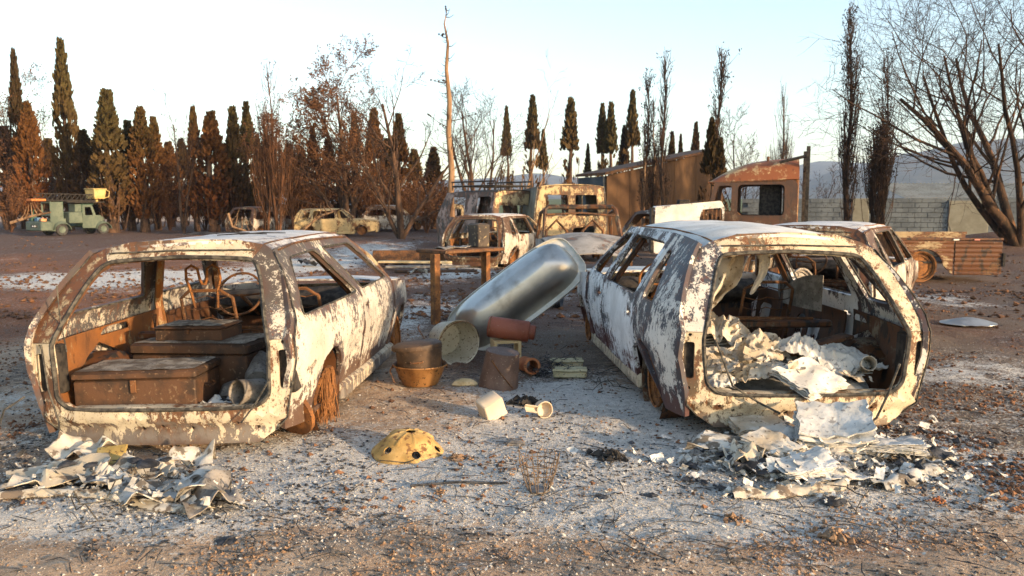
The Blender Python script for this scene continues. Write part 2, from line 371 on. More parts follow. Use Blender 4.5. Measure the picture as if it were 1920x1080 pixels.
scatter('ash_crumbs', m_greycr, 30000, ((-100, 2020), (640, 1100)), lambda m, p, r: clod(m, p, r, .0015, .008, .7), 15, lambda x, y: max(.2, min(1, nz(x, y, 6, 1.1) + .6)) * min(1, max(.3, (y - 2.7) / 1.2)))
scatter('field_rubble', m_rustdark, 9000, ((-100, 2020), (428, 600)), lambda m, p, r: clod(m, p, r, .012, .06, .6), 8, lambda x, y: max(.1, nz(x, y, 2, .5) + .4))
m_brclod = simple('brown burnt clods', (.10, .05, .028), (.22, .11, .06), 8, .95, bump=0, co='W')
scatter('soil_clods', m_brclod, 15000, ((-100, 2020), (450, 960)), lambda m, p, r: clod(m, p, r, .003, .022, .7), 18, lambda x, y: (1 if x > 2.4 or x < -3.1 or y > 8 else .08) * max(.08, min(1, 1.6 * (nz(x, y, 4, 1.4) + .25))))
def twig(mb, p, rnd):
    a = rnd.uniform(0, 6.28); L = rnd.uniform(.05, .22); d = Vector((math.cos(a), math.sin(a), 0)) * L
    mb.tube([p + Vector((0, 0, .008)), p + d * .5 + Vector((rnd.uniform(-.02, .02), rnd.uniform(-.02, .02), .018)), p + d + Vector((0, 0, .008))], [.003, .0025, .0015], 3)
scatter('burnt_twigs', m_bits, 700, ((-50, 1970), (520, 1080)), twig, 9)

# ---------------------------------------------------------------- far land
def hill(name, base_y, prof, mat, depth=700):
    mb = MB(); n = 140
    def fn(s, t):
        u = -900 + s * 3700; p = P(u, 385, base_y); h = prof(u)
        z = h * (math.sin(t * math.pi / 2)) + (12 * fbm(u * .01, t * 4, base_y, 1, 4) * math.sin(t * math.pi))
        return (p.x * (1 + t * depth / base_y), base_y + t * depth, z - 2)
    mb.grid(fn, n, 14); o = mb.build(name, mat, smooth=180); o['kind'] = 'structure'; return o
def vz(v, Y): return P(960, v, Y).z
def lerp_pts(pts, u):
    if u <= pts[0][0]: return pts[0][1]
    for (a, b), (c_, d_) in zip(pts, pts[1:]):
        if u <= c_: t = (u - a) / (c_ - a); t = t * t * (3 - 2 * t); return b + (d_ - b) * t
    return pts[-1][1]
m_hill = simple('wooded hillside', (.035, .045, .035), (.075, .075, .05), .02, .95, bump=0, co='W', c3=(.10, .09, .07), s3=.05)
farp = [(-900, 350), (300, 345), (700, 352), (860, 338), (1000, 326), (1060, 332), (1200, 350), (1450, 318), (1530, 304), (1700, 308), (1900, 296), (2800, 300)]
nearp = [(-900, 372), (900, 374), (1300, 372), (1480, 345), (1600, 314), (1700, 290), (1800, 268), (1900, 262), (2050, 258), (2800, 290)]
hill('hill', 2200, lambda u: vz(lerp_pts(farp, u) + 4 * nz(u, 0, 1, .012), 2900), m_hill)
hill('hill', 1250, lambda u: vz(lerp_pts(nearp, u) + 5 * nz(u, 3, 1, .015), 1850), m_hill, 600)
fm = MB(); m_field = simple('green field', (.06, .09, .02), (.13, .13, .04), .08, .95, bump=0, co='W')
def ff(s, t): u = 900 + s * 1500; p = P(u, 385, 130 + t * 260); return (p.x, p.y, t * 4.8 - .3 + .4 * nz(u, t * 3, 0, .01))
fm.grid(ff, 40, 10); o = fm.build('field', m_field, smooth=180); o['kind'] = 'structure'

# ---------------------------------------------------------------- block wall on the right
m_block = simple('grey concrete block', (.15, .17, .185), (.21, .235, .25), 2.5, .95, c3=(.11, .12, .13), s3=9, co='W')
m_mortar = simple('mortar', (.13, .14, .15), (.18, .19, .19), 5, .95)
m_pale = simple('pale cement panel', (.27, .25, .19), (.34, .32, .25), 2, .95, c3=(.3, .28, .22), s3=14, co='W')
WY = 31.5
x0 = P(1400, 400, WY).x; x1 = P(2080, 400, WY).x; ztop = P(1700, 371, WY).z; NC = 9; bh = (ztop + .0) / NC; bl = .46
WA = R(-26)
wl = thing('block_wall', 'long grey concrete block wall behind the scorched trees on the right', 'wall', ((x0 + x1) / 2, WY, 0), (0, 0, WA))
hw = (x1 - x0) / 2
MB().box((0, .10, ztop / 2 - .01), (hw * 2 - .02, .14, ztop - .02)).build('mortar_bed', m_mortar, wl, 0)
def blockmesh(L):
    o = MB().box((0, 0, 0), (L - .014, .09, bh - .014), bev=.006).build('block', m_block, wl, 30); return o
full = blockmesh(bl); half = blockmesh(bl / 2); first = {id(full): True, id(half): True}; nblk = 0; rnd = random.Random(3)
for r in range(NC):
    x = -hw + (bl / 2 if r % 2 else 0)
    if r % 2:
        pass
    while x + bl <= hw + .01 and nblk < 299:
        if first[id(full)]: b = full; first[id(full)] = False
        else: b = full.copy(); C.objects.link(b)
        b.location = (x + bl / 2, .006 * rnd.uniform(-1, 1) - .008, bh * (r + .5)); x += bl; nblk += 1
half.location = (-hw + bl / 4, 0, bh * 1.5)
for uu, ww in ((1812, 58), (1611, 26)):
    tt = (uu - 960) / F; xm = (x0 + x1) / 2; px_ = (tt * WY - xm) / (math.cos(WA) - tt * math.sin(WA)); w_ = ww / F * WY * 1.1
    MB().box((px_, -.075, ztop * .5 - (.05 if ww > 50 else .0)), (w_, .06, ztop - (.12 if ww > 50 else .02)), bev=.01).build('cement_panel', m_pale, wl, 30)
# pale shed roof beyond the wall
m_tin = simple('weathered tin roof', (.36, .30, .22), (.47, .40, .30), 1.2, .7, c3=(.3, .2, .12), s3=12)
RY = 44; sh = thing('tin_roof_shed', 'low shed with pale corrugated tin roof behind the block wall', 'shed', (P(1830, 380, RY).x, RY, 0))
xa = P(1690, 400, RY).x - sh.location.x; xb = P(2120, 400, RY).x - sh.location.x; ze = P(1800, 372, RY).z; zr_ = P(1800, 344, RY + 4).z
ncor = 110
def rf(s, t): x = xa + (xb - xa) * s; return (x, -.4 + t * 4.0, ze + (zr_ - ze) * t + .035 * math.sin(s * ncor * math.pi))
MB().grid(rf, ncor * 4, 4, .01).build('roof_sheet', m_tin, sh, 60)
MB().box(((xa + xb) / 2, 2, ze / 2 - .1), (xb - xa - .5, 3.2, ze - .2)).build('wall', m_block, sh, 0)
# brown shed in the middle distance
m_brown = NT('brown stained panel', .9)
k = m_brown; gpos = k.n('ShaderNodeNewGeometry').outputs['Position']
a = k.noise(.7, 6, .6, (1, 1, .5), co=gpos); b = k.noise(6, 5, .6, (1, 1, .2), co=gpos)
c = k.mix(k.step(a, .35, .65), (.085, .044, .022), (.15, .08, .038)); c = k.mix(k.math('MULTIPLY', k.step(b, .52, .7), .6), c, (.08, .045, .025)); k.col(c); k.bump(b, .2, .02)
m_brown = k.m
SY = 30
pl = P(1138, 330, SY); pr = P(1345, 283, SY + 2.0)
shd = thing('brown_shed', 'brown rendered shed with mono pitch roof behind the truck cab', 'shed', (pl.x, pl.y, 0))
dv = Vector((pr.x - pl.x, pr.y - pl.y, 0)); Lw = dv.length; ang = math.atan2(dv.y, dv.x); shd.rotation_euler = (0, 0, ang)
npan = 5
for i in range(npan):
    s0, s1 = i / npan, (i + 1) / npan; za = pl.z + (pr.z - pl.z) * s0; zb_ = pl.z + (pr.z - pl.z) * s1; g = .006
    MB().add([(s0 * Lw + g, 0, 0), (s1 * Lw - g, 0, 0), (s1 * Lw - g, 0, zb_), (s0 * Lw + g, 0, za), (s0 * Lw + g, .12, 0), (s1 * Lw - g, .12, 0), (s1 * Lw - g, .12, zb_), (s0 * Lw + g, .12, za)],
             [(0, 1, 2, 3), (5, 4, 7, 6), (0, 4, 5, 1), (3, 2, 6, 7), (0, 3, 7, 4), (1, 5, 6, 2)]).build('wall_panel', m_brown, shd, 0)
MB().add([(-.15, -.12, pl.z + .03), (Lw + .1, -.12, pr.z + .03), (Lw + .1, 2.2, pr.z + .03), (-.15, 2.2, pl.z + .03), (-.15, -.12, pl.z + .13), (Lw + .1, -.12, pr.z + .13), (Lw + .1, 2.2, pr.z + .13), (-.15, 2.2, pl.z + .13)],
         [(3, 2, 1, 0), (4, 5, 6, 7), (0, 1, 5, 4), (1, 2, 6, 5), (2, 3, 7, 6), (3, 0, 4, 7)]).build('roof', m_rustdark, shd, 0)
m_bluegrey = simple('dark grey sheet', (.05, .06, .07), (.09, .10, .11), 2, .8)
MB().box((-.05, 1.1, pl.z / 2), (.1, 2.0, pl.z - .02)).build('gable_wall', m_bluegrey, shd, 0)
MB().box((Lw - .06, 1.1, pr.z / 2), (.1, 1.9, pr.z - .02)).build('end_wall', m_brown, shd, 0)
# ---------------------------------------------------------------- burnt cars
def clampf(x, a=0., b=1.): return max(a, min(b, x))
def ss(x, a, b): t = clampf((x - a) / (b - a)); return t * t * (3 - 2 * t)
BASE = dict(W=.82, L=3.95, zbot=.05, zb=.74, zr=1.20, rw=.56, yr=.20, yf=2.15, ya=2.72, crown=.05, hoodz=.66, seed=1, tails=.66, arch_r=(.74, .30), arch_f=(3.16, .30))
def wheel_mesh(mb, M, r=.19, wd=.14, holes=8):
    mb.lathe([(r * .92, -wd / 2), (r, -wd / 2 - .006), (r, -wd / 2 + .015), (r * .84, -wd / 2 + .03), (r * .80, 0), (r * .84, wd / 2 - .03), (r, wd / 2 - .015), (r, wd / 2 + .006), (r * .92, wd / 2)], 22, M)
    mb.lathe([(r * .80, wd * .2), (r * .66, wd * .22), (r * .60, wd * .12), (r * .34, wd * .15), (r * .30, wd * .32), (r * .12, wd * .34), (.001, wd * .34)], 22, M)
    for i in range(holes):
        a = 2 * math.pi * i / holes; c = Vector((math.cos(a) * r * .70, math.sin(a) * r * .70, wd * .226))
        t = len(mb.v); mb.lathe([(r * .075, 0), (r * .075, .006), (.001, .006)], 6); mb.move(M @ Matrix.Translation(c), t)
def car(name, label, cat, loc, rot, mats, five=False, detail=1, group=None, hood=True, **kw):
    p = dict(BASE); p.update(kw); W, L, zbot, zb, zr, rw, yr, yf, ya = (p[q] for q in ('W', 'L', 'zbot', 'zb', 'zr', 'rw', 'yr', 'yf', 'ya')); sd = p['seed']; zs = p['tails']
    root = thing(name, label, cat, loc, rot, group); st = .07 if detail else .16; th = .032
    def yrear(x, z): return yr * clampf((z - zs) / (zr - zs)) ** 1.15 + .10 * (abs(x) / W) ** 2.2 + (.05 * ss(z, .30, .05) if z < .3 else 0)
    def X(y, z):
        if z <= zb:
            t = (zb - z) / (zb - zbot); x = W - .02 + .022 * math.sin(math.pi * min(1, t * 1.3)) - .075 * t ** 2.2
            x -= .013 * ss(z, .475, .455)
        else: x = W - .02 - (W - .02 - rw) * clampf((z - zb) / (zr - zb)) ** 1.12
        x -= .10 * clampf((.45 - y) / .45) ** 2 + .16 * clampf((y - (L - .9)) / .9) ** 2
        return x + .012 * nz(y, z, sd * 7.3, 2.4) + .004 * nz(y, z, sd + 3, 8)
    def side(sg, off=0.0): return lambda y, z: (sg * (X(y, z) - off), y, z)
    ra, rr = p['arch_r']; fa, fr = p['arch_f']; az = .20
    rarch = [(y, z) for y, z in arc(ra, az, rr, -28, 208, 12)][::-1]; farch = [(y, z) for y, z in arc(fa, az, fr, -28, 208, 12)][::-1]
    zroof = lambda y: zr - .03 * ss(y, yr + .5, yr) - .012 * ss(y, yf - .4, yf)
    rail = [(yr + .02 + (yf - yr) * t, zroof(yr + (yf - yr) * t)) for t in (0, .15, .4, .7, 1)]
    edge_r = [(yrear(W, z) - .02 if z < zs else yrear(W * .8, z), z) for z in (.12, .3, .5, zs, .80, .95, 1.08)]
    bp = p['bp']                                                # B pillar: (y at belt, y at roof), list per seam from rear
    for sg in (-1, 1):
        fl = mats['flank'] if sg > 0 else mats.get('flank_l', mats['flank'])
        qm = mats.get('quarter', fl)
        # rear quarter with its window
        yb, yt = bp[0]
        zt = zr - .045
        out = edge_r + [(rail[0][0], rail[0][1])] + [q for q in rail[1:] if q[0] < yt - .05] + [(yt, zroof(yt)), (yt + (yb - yt) * .5, (zb + zr) / 2), (yb, zb), (yb - .01, .45), (yb - .03 if not five else ra + rr * .55, .12 if not five else .42)]
        if not five: out += [(yb - .05, zbot + .02)] + [q for q in rarch if q[1] > zbot + .02] + [(.40, .10)]
        else:
            arch_pts = [q for q in rarch if q[1] > zbot + .02 and q[0] < ra + rr * .55]; out = out[:-1] + [(ra + rr * .62, az + rr * .80)] + arch_pts + [(.40, .10)]
        out = out[::-1]
        hq = [rounded(q, .05) for q in p['qwin']]
        q = MB().sheet(out, hq + ([[(a_ + .16, b_ + .46) for a_, b_ in arc(.18, 0, .03, 0, 330, 9)]] if detail and sg > 0 and not five else []), side(sg), th, st).build('quarter_panel', qm if sg < 0 or five else fl, root)
        if detail:
            for lp in hq: MB().tube([(sg * (X(y, z) + .002), y, z) for y, z in lp + lp[:1]], .0075, 4).build('window_trim', m_seal, q)
        # doors
        seams = bp + [(p['ya'] + .02, None)]
        for i in range(len(bp)):
            (b0, t0) = bp[i]; last = i == len(bp) - 1; g = .008
            if last:
                b1 = p['ya'] - .02; o2 = [(b0 + g, .12), (b0 + g, zb), (t0 + g, zroof(t0)), (yf + .0, zroof(yf)), (b1 + .02, zb + .02), (b1 + .04, zb - .06), (b1 - .02, .40), (b1 - .10, .12)]
            else:
                b1, t1 = bp[i + 1]; o2 = [(b0 + g, zb - .02), (b0 + g, zb), (t0 + g, zroof(t0)), (t1 - g, zroof(t1)), (b1 - g, zb), (b1 - g, .12), (ra + rr + .06, .12), (ra + rr + .03, az + .18), (ra + rr * .72, az + rr * .82)]
            hw_ = rounded(p['dwin'][i], .05); hd = p.get('handles', [])
            hs = [hw_] + [rounded([(y - .05, z - .014), (y + .05, z - .014), (y + .05, z + .014), (y - .05, z + .014)], .012) for y, z in hd[i:i + 1]]
            d = MB().sheet(o2[::-1], hs, side(sg), th, st).build('door', fl, root)
            if detail:
                MB().tube([(sg * (X(y, z) + .002), y, z) for y, z in hw_ + hw_[:1]], .0075, 4).build('window_trim', m_seal, d)
                zz = zb - .10
                inn = [(b0 + .05, .16), (b1 - .14, .16), (b1 - .06, zz), (b0 + .05, zz)]
                if not last: inn = [(ra + rr + .08, .16), (b1 - .06, .16), (b1 - .06, zz), (b0 + .08, zz), (b0 + .10, .5)]
                cy = (b0 + b1) / 2 + (.05 if last else .12)
                ih = [rounded([(cy - .22, .28), (cy - .02, .26), (cy - .02, .50), (cy - .24, .52)], .04), rounded([(cy + .06, .30), (cy + .22, .32), (cy + .2, .50), (cy + .06, .52)], .04)] if b1 - b0 > .8 else [rounded([(cy - .1, .3), (cy + .12, .3), (cy + .12, .5), (cy - .1, .5)], .04)]
                MB().sheet(inn, ih, side(sg, .085), .012, .1).build('door_lining', mats['inner'] if sg > 0 else mats.get('inner_l', mats['inner']), d)
        # front wing
        a0 = p['ya'] - .005
        o3 = [(a0, .12), (a0 + .03, .42), (a0 + .06, zb - .05), (a0 + .06, zb + .01), (a0 + .35, zb - .02), (L - .35, p['hoodz'] + .02), (L - .08, p['hoodz'] - .06), (L - .02, .5), (L - .02, .22)] + [q for q in farch[::-1] if q[1] > .10]
        MB().sheet(o3[::-1], [], side(sg), th, st).build('front_wing', fl, root)
        if detail: MB().tube([(sg * (X(y, zroof(y) - .012) + .006), y, zroof(y) - .012) for y in [yr + .06 + (yf - yr - .06) * i / 10 for i in range(11)]], .007, 4).build('drip_rail', mats.get('gutter', m_rustdark), root)
        # pillars, sill, inner quarter, wheel house
        MB().tube([(sg * (X(ya, zb) - .035), ya + .03, zb), (sg * (X(2.4, zb + .2) - .035), (ya + yf) / 2 + .04, (zb + zr) / 2 + .01), (sg * (rw - .02), yf + .01, zr - .03)], [.036, .03, .03], 6).build('front_pillar', mats['pillar'], root)
        MB().box((sg * (W - .09), (ra + fa) / 2, zbot + .06), (.08, fa - ra - 2 * rr - .03, .12), bev=.02).build('sill', mats['frame'], root)
        if detail:
            by, bt = bp[-1]
            MB().tube([(sg * (X(by, .2) - .07), by, .14), (sg * (X(by, zb) - .06), by, zb), (sg * (rw - .03), bt, zr - .05)], [.06, .045, .035], 6, flat=.6).build('centre_pillar', mats['orange'] if sg < 0 else mats['inner'], root)
            iq = [(.16, .20), (.42, .20), (.46, .42), (ra, .56), (ra + rr, .44), (bp[0][0] - .04, .22), (bp[0][0] - .04, zb - .06), (.16, zb - .10)]
            if bp[0][0] > 1.3 or five:
                MB().sheet(iq, [rounded([(.75, .60), (1.15 if not five else .95, .60), (1.1 if not five else .93, zb - .09), (.8, zb - .09)], .03)], side(sg, .09), .01, .1).build('inner_panel', mats['orange'] if sg < 0 else mats['inner'], root)
            M = Matrix.Translation((sg * (W - .27), ra, az)) @ Matrix.Rotation(sg * R(90), 4, 'Y')
            MB().lathe([(.001, -.02), (rr * .8, 0), (rr * .98, .05), (rr + .0, .2)], 24, M).build('wheel_house', mats['inner'], root)
            MB().tube([(sg * (rw - .045), yr + .10, zr - .06), (sg * (rw - .035), (yr + yf) / 2, zr - .045), (sg * (rw - .04), yf - .03, zr - .055)], .028, 6).build('roof_rail', mats['inner'], root)
    # rear frame with the hatch opening and lamp slots
    zl = [zbot, .12, .2, .3, .42, .54, zs, .76, .88, 1.0, 1.1, zr - .05]
    xo = [X(yrear(W * .9, z) + .10, z) - .008 for z in zl]; xo[0] -= .16; xo[1] -= .07
    right = [(x, z) for x, z in zip(xo, zl)]; top = [(rw - .05, zr + .0), (rw * .6, zr + p['crown'] * .6), (0, zr + p['crown'] * .8)]
    outl = right + top; outl = outl + [(-x, z) for x, z in outl[::-1][1:]]
    sw = p.get('sw', .185); zsill = p.get('zsill', .27)
    hp = [(0, zsill), (.56, zsill), (.645, zsill + .06), (W - sw - .02, .50), (W - sw - .01, zs - .02), (rw - .02, 1.0), (rw - .085, zr - .09), (rw * .5, zr - .075), (0, zr - .065)]
    hole = hp + [(-x, z) for x, z in hp[::-1][1:-1]]
    hole = rounded(hole, .05)
    lamps = []
    for sg in (-1, 1):
        q = [(W - .150, .37), (W - .085, .37), (W - .085, .60), (W - .150, .60)]
        q = [(sg * x, z) for x, z in q]; lamps.append(rounded(q if sg > 0 else q[::-1], .02))
    if detail:
        for hx, hz_ in ((-.46, .165), (-.12, .15), (.17, .15), (.44, .175), (0, .165), (-.56, .20), (.55, .14)): lamps.append([(hx + .011 * math.cos(q * 1.05), hz_ + .011 * math.sin(q * 1.05)) for q in range(6)])
        for sg in (-1, 1):
            for hz_ in (.31, .645): lamps.append([(sg * (W - .12) + .012 * math.cos(q * 1.05), hz_ + .012 * math.sin(q * 1.05)) for q in range(6)])
    def rmap(x, z):
        y = yrear(x, z) - .022 * math.exp(-((z - .215) / .018) ** 2) + .022 * math.exp(-((z - .14) / .028) ** 2) + .02 * math.exp(-((z - .25) / .01) ** 2) - .012 * math.exp(-((z - (zr - .045)) / .014) ** 2)
        y += .006 * nz(x, z, sd * 3.1, 4)
        return (x, y + .012, z)
    fs_ = .045 if detail else .14
    kz = zl.index(zs); lowr = [(x, z) for x, z in zip(xo, zl)][:kz + 1]; hin = [q for q in hp if q[1] < zs - .01]
    xin = W - sw - .01
    pan = lowr + [(xin, zs)] + rounded([(xin, zs)] + hin[::-1] + [(-x, z) for x, z in hin] + [(-xin, zs)], .05)[4:-4] + [(-xin, zs)] + [(-x, z) for x, z in lowr[::-1]]
    MB().sheet(pan, lamps, rmap, .035, fs_).build('tail_panel', mats['frame'], root)
    for sg in (-1, 1):
        pil = [(xo[kz], zs + .004)] + [(x, z) for x, z in zip(xo, zl)][kz + 1:] + [(rw - .055, zr - .002), (rw - .12, zr - .035), (rw - .10, zr - .10), (rw - .055, zr - .13), (rw - .015, 1.0), (xin, zs + .004)]
        pil = [(sg * x, z) for x, z in pil]
        MB().sheet(pil if sg > 0 else pil[::-1], [], lambda x, z: (rmap(x, z)[0], rmap(x, z)[1] + .004, z), .04, fs_).build('rear_pillar', mats.get('rpillar_r' if sg > 0 else 'rpillar_l', mats['pillar']), root)
    hd = [(rw - .06, zr - .004), (rw * .6, zr + p['crown'] * .6), (0, zr + p['crown'] * .8), (-rw * .6, zr + p['crown'] * .6), (-rw + .06, zr - .004), (-rw + .105, zr - .09), (-rw * .5, zr - .075), (0, zr - .065), (rw * .5, zr - .075), (rw - .105, zr - .09)]
    MB().sheet(hd, [], rmap, .035, fs_).build('rear_header', mats['frame'], root)
    if detail:
        for sg in (-1, 1): MB().box((sg * (W - .125), .19, .485), (.11, .14, .30), bev=.01).build('slot_dark_box', m_black, root)  # black boxes added behind the lamp slots so they read dark
        MB().tube([(x + .003, rmap(x, z)[1] - .002, z) for x, z in right[1:]], .0055, 4).build('body_seam', m_seal, root); MB().tube([(-x - .003, rmap(x, z)[1] - .002, z) for x, z in right[1:]], .0055, 4).build('body_seam', m_seal, root)
        MB().tube([(x, rmap(x, zr - .035)[1] - .004, zr - .038 + .012 * (1 - abs(x) / rw)) for x in [(-1 + i * .125) * (rw - .1) for i in range(17)]], .006, 4).build('header_seam', m_seal, root)
        hl = resample(hole, .06); hl.append(hl[0]); mbs = MB()
        mbs.tube([(x * .995, rmap(x, z)[1] + .004 + .004 * nz(x, z, 5, 9), z) for x, z in hl], .013, 5).build('weather_seal', m_seal, root)
        MB().grid(lambda s, t: ((s - .5) * 1.16, .07 + t * .13 + .01, zsill - .012 + .01 * math.sin(t * 3.1) + .006 * nz(s * 6, t, sd)), 16, 3, .012).build('boot_sill', mats['frame'], root)
        MB().grid(lambda s, t: ((s - .5) * 1.3, .2 + t * (yf + .2), .14 + .02 * nz(s * 3, t * 5, 2) + .05 * ss(t, .4, .45) * math.exp(-((s - .5) / .07) ** 2)), 18, 26, .012).build('floor', mats['inner'], root)
        MB().grid(lambda s, t: ((s - .5) * 1.40, ya - .18 + .10 * math.sin(t * 2.2), .16 + t * (zb - .20)), 10, 6, .015).build('firewall', mats['inner'], root)
        mb = MB(); mb.grid(lambda s, t: ((s - .5) * 1.34, ya - .16 - .22 * math.sin(t * math.pi) * (.8 + .3 * nz(s * 4, 2, sd)), zb - .26 + .24 * t + .03 * nz(s * 5, t * 3, sd)), 22, 8, .02); mb.build('dashboard', m_black, root)
        # steering wheel
        sx = p.get('steer', -.34); cpt = Vector((sx, ya - .58, zb - .02)); Mr = Matrix.Translation(cpt) @ Matrix.Rotation(R(62), 4, 'X')
        mb = MB(); mb.tube([Mr @ Vector((.19 * math.cos(a * .2618), .19 * math.sin(a * .2618), 0)) for a in range(25)], .011, 6)
        mb.tube([Mr @ Vector((-.18, 0, 0)), Mr @ Vector((0, 0, -.04)), Mr @ Vector((.18, 0, 0))], .009, 5); mb.tube([Mr @ Vector((0, 0, -.04)), cpt + Vector((0, .4, -.22))], .018, 6)
        mb.build('steering_wheel', mats.get('steerm', m_rustdark), root)
        # seat frames: bent tube and springs
        for sx in (-.33, .33):
            mb = MB(); y0 = 1.62; h = zb + .02
            mb.tube([(sx - .2, y0 + .38, .22), (sx - .21, y0, .26), (sx - .2, y0 - .14, h), (sx - .12, y0 - .17, h + .06), (sx + .12, y0 - .17, h + .06), (sx + .2, y0 - .14, h), (sx + .21, y0, .26), (sx + .2, y0 + .38, .22)], .014, 6)
            for i in range(6):
                zz = .34 + i * .085; mb.tube([(sx - .2 + .4 * j / 8, y0 - .02 - (zz - .26) * .25 + .012 * math.cos(j * 3.14), zz + .012 * math.cos(j * 1.57)) for j in range(9)], .004, 4)
            for i in range(5): mb.tube([(sx - .17 + i * .085, y0 + .02, .25), (sx - .17 + i * .085, y0 + .4, .23)], .005, 4)
            mb.build('seat_frame', m_rustdark, root)
        if p.get('headrest', True):
            mb = MB(); hx = -.34; y0 = 1.46; z0 = zb - .05
            pth = [(-.06, 0), (-.075, .12), (-.095, .20), (-.09, .27), (-.055, .295), (-.02, .27), (-.012, .2), (0, .165), (.02, .165), (.032, .2), (.04, .27), (.075, .295), (.11, .27), (.115, .2), (.09, .12), (.08, 0)]
            mb.tube([(hx + a * 1.25, y0 - b * .12, z0 + b * 1.1) for a, b in pth], .0105, 6); mb.build('headrest_frame', m_rust, root)
        MB().box((0, 1.12, zb - .20), (1.36, .07, .055), bev=.012).build('rear_bench_bar', mats['inner'], root)
        mb = MB(); mb.tube([(-.6, 1.2, zb - .06), (-.58, 1.16, zb - .16), (.55, 1.15, zb - .17)], .016, 6); mb.build('rear_bench_tube', m_rustdark, root)
    # roof
    def rmp(x, y):
        t = abs(x) / rw; z = zroof(y) + p['crown'] * (1 - t ** 2.4) - .02 * ss(t, .9, 1.02) + .013 * nz(x, y, sd, 1.8) + .005 * nz(x, y, sd + 4, 5.5)
        z -= p.get('sag', .0) * math.exp(-((y - (yr + yf) / 2) / .5) ** 2 - (x / .4) ** 2); return (x, y, z + .004)
    ro = [(-rw - .004, yr + .06), (-rw * .5, yr + .015), (0, yr), (rw * .5, yr + .015), (rw + .004, yr + .06), (rw + .004, yf), (rw * .5, yf + .04), (0, yf + .05), (-rw * .5, yf + .04), (-rw - .004, yf)]
    rf_ = MB().sheet(ro, [], rmp, .02, st * 1.3).build('roof', mats['roof'], root)
    if detail:
        for sg in (-1, 1): MB().tube([(sg * (rw - .06), y, rmp(sg * (rw - .06), y)[2] + .003) for y in (yr + .06, .6, 1.0, 1.4, 1.8, yf)], .006, 4).build('roof_gutter', mats.get('gutter', m_rust), rf_)
    MB().tube([(-rw + .02, yf, zr - .03), (-rw * .5, yf + .04, zr + .01), (0, yf + .05, zr + .018), (rw * .5, yf + .04, zr + .01), (rw - .02, yf, zr - .03)], .024, 6).build('windscreen_header', mats['pillar'], root)
    if hood:
        def hmap(x, y):
            t = (y - ya) / (L - ya); return (x * (1 - .12 * t * t), y, zb - .005 + (p['hoodz'] - zb) * t ** 1.6 + .045 * (1 - (abs(x) / W) ** 2.5) + .012 * nz(x, y, sd, 2.5) - p.get('hsag', 0) * math.exp(-((t - .5) / .3) ** 2))
        MB().sheet([(-W + .06, ya + .06), (W - .06, ya + .06), (W - .09, L - .06), (0, L + .0), (-W + .09, L - .06)], [], hmap, .015, .14).build('bonnet', mats['roof'], root)
    gl = [rounded([(s * .66, .42), (s * .40, .42), (s * .40, .58), (s * .66, .58)], .03) for s in (-1, 1)] + [rounded([(-.3, .40), (.3, .40), (.3, .55), (-.3, .55)], .03)]
    MB().sheet([(-.66, .16), (.66, .16), (.68, .5), (.64, p['hoodz'] - .03), (-.64, p['hoodz'] - .03), (-.68, .5)], gl, lambda x, z: (x, L - .03 - .10 * (abs(x) / .7) ** 2.2, z), .02, .14).build('front_panel', mats['frame'], root)
    wm = None
    for sx, y, tilt in ((1, ra, p.get('tilt', 0)), (-1, ra, 0), (1, fa, -4), (-1, fa, 4)):
        if wm is None:
            mb = MB(); wheel_mesh(mb, Matrix()); wo = mb.build('wheel', m_rust, root, 35); wm = wo
        else: wo = wm.copy(); C.objects.link(wo)
        wo.location = (sx * (W - p.get('winset', .16)), y, .20); wo.rotation_euler = (0, R(90 if sx > 0 else -90) + R(tilt), 0)
    return root
TWO = [[(.30, .775), (1.50, .785), (1.17, 1.12), (.36, 1.10)]]
LP = dict(bp=[(1.60, 1.24)], yr=.44, qwin=[[(.26, .775), (1.50, .785), (1.15, 1.125), (.60, 1.105)]], dwin=[[(1.69, .79), (2.58, .80), (2.09, 1.13), (1.35, 1.13)]], handles=[(1.75, .66)])
FP = dict(bp=[(.98, 1.00), (2.14, 2.06)], yr=.42, qwin=[[(.56, .77), (.86, .77), (.92, 1.10), (.80, 1.09)]], dwin=[[(1.06, .765), (2.08, .765), (2.02, 1.15), (1.07, 1.14)], [(2.20, .775), (2.72, .785), (2.36, 1.15), (2.12, 1.15)]], handles=[(1.16, .62), (2.26, .63)], yf=2.35, ya=2.84, L=4.05, arch_f=(3.28, .3))
car_l = car('burnt_car', 'burnt out three door hatchback with tin chests in its open boot', 'car', (-2.04, 4.5, 0), (0, R(-1.6), R(-3)),
    dict(flank=m_lflank, frame=m_lframe, roof=m_roof, pillar=m_lpillar, inner=m_inner, orange=m_orange, gutter=m_rustdark, rpillar_r=m_lflank), seed=2, W=.85, sag=.02, tilt=14, **LP)
car_r = car('burnt_car', 'burnt maroon and ash white hatchback with its boot full of charred paper', 'car', (1.85, 4.86, 0), (R(1.0), R(.6), R(5)),
    dict(flank=m_rflank, quarter=m_rquarter, frame=m_rframe, roof=m_roof2, pillar=m_lpillar, inner=m_inner, orange=m_inner, gutter=m_rust, steerm=m_rust, rpillar_l=m_rquarter, rpillar_r=m_rframe), five=True, seed=5, W=.87, headrest=False, crown=.07, zr=1.21, sag=0, **FP)
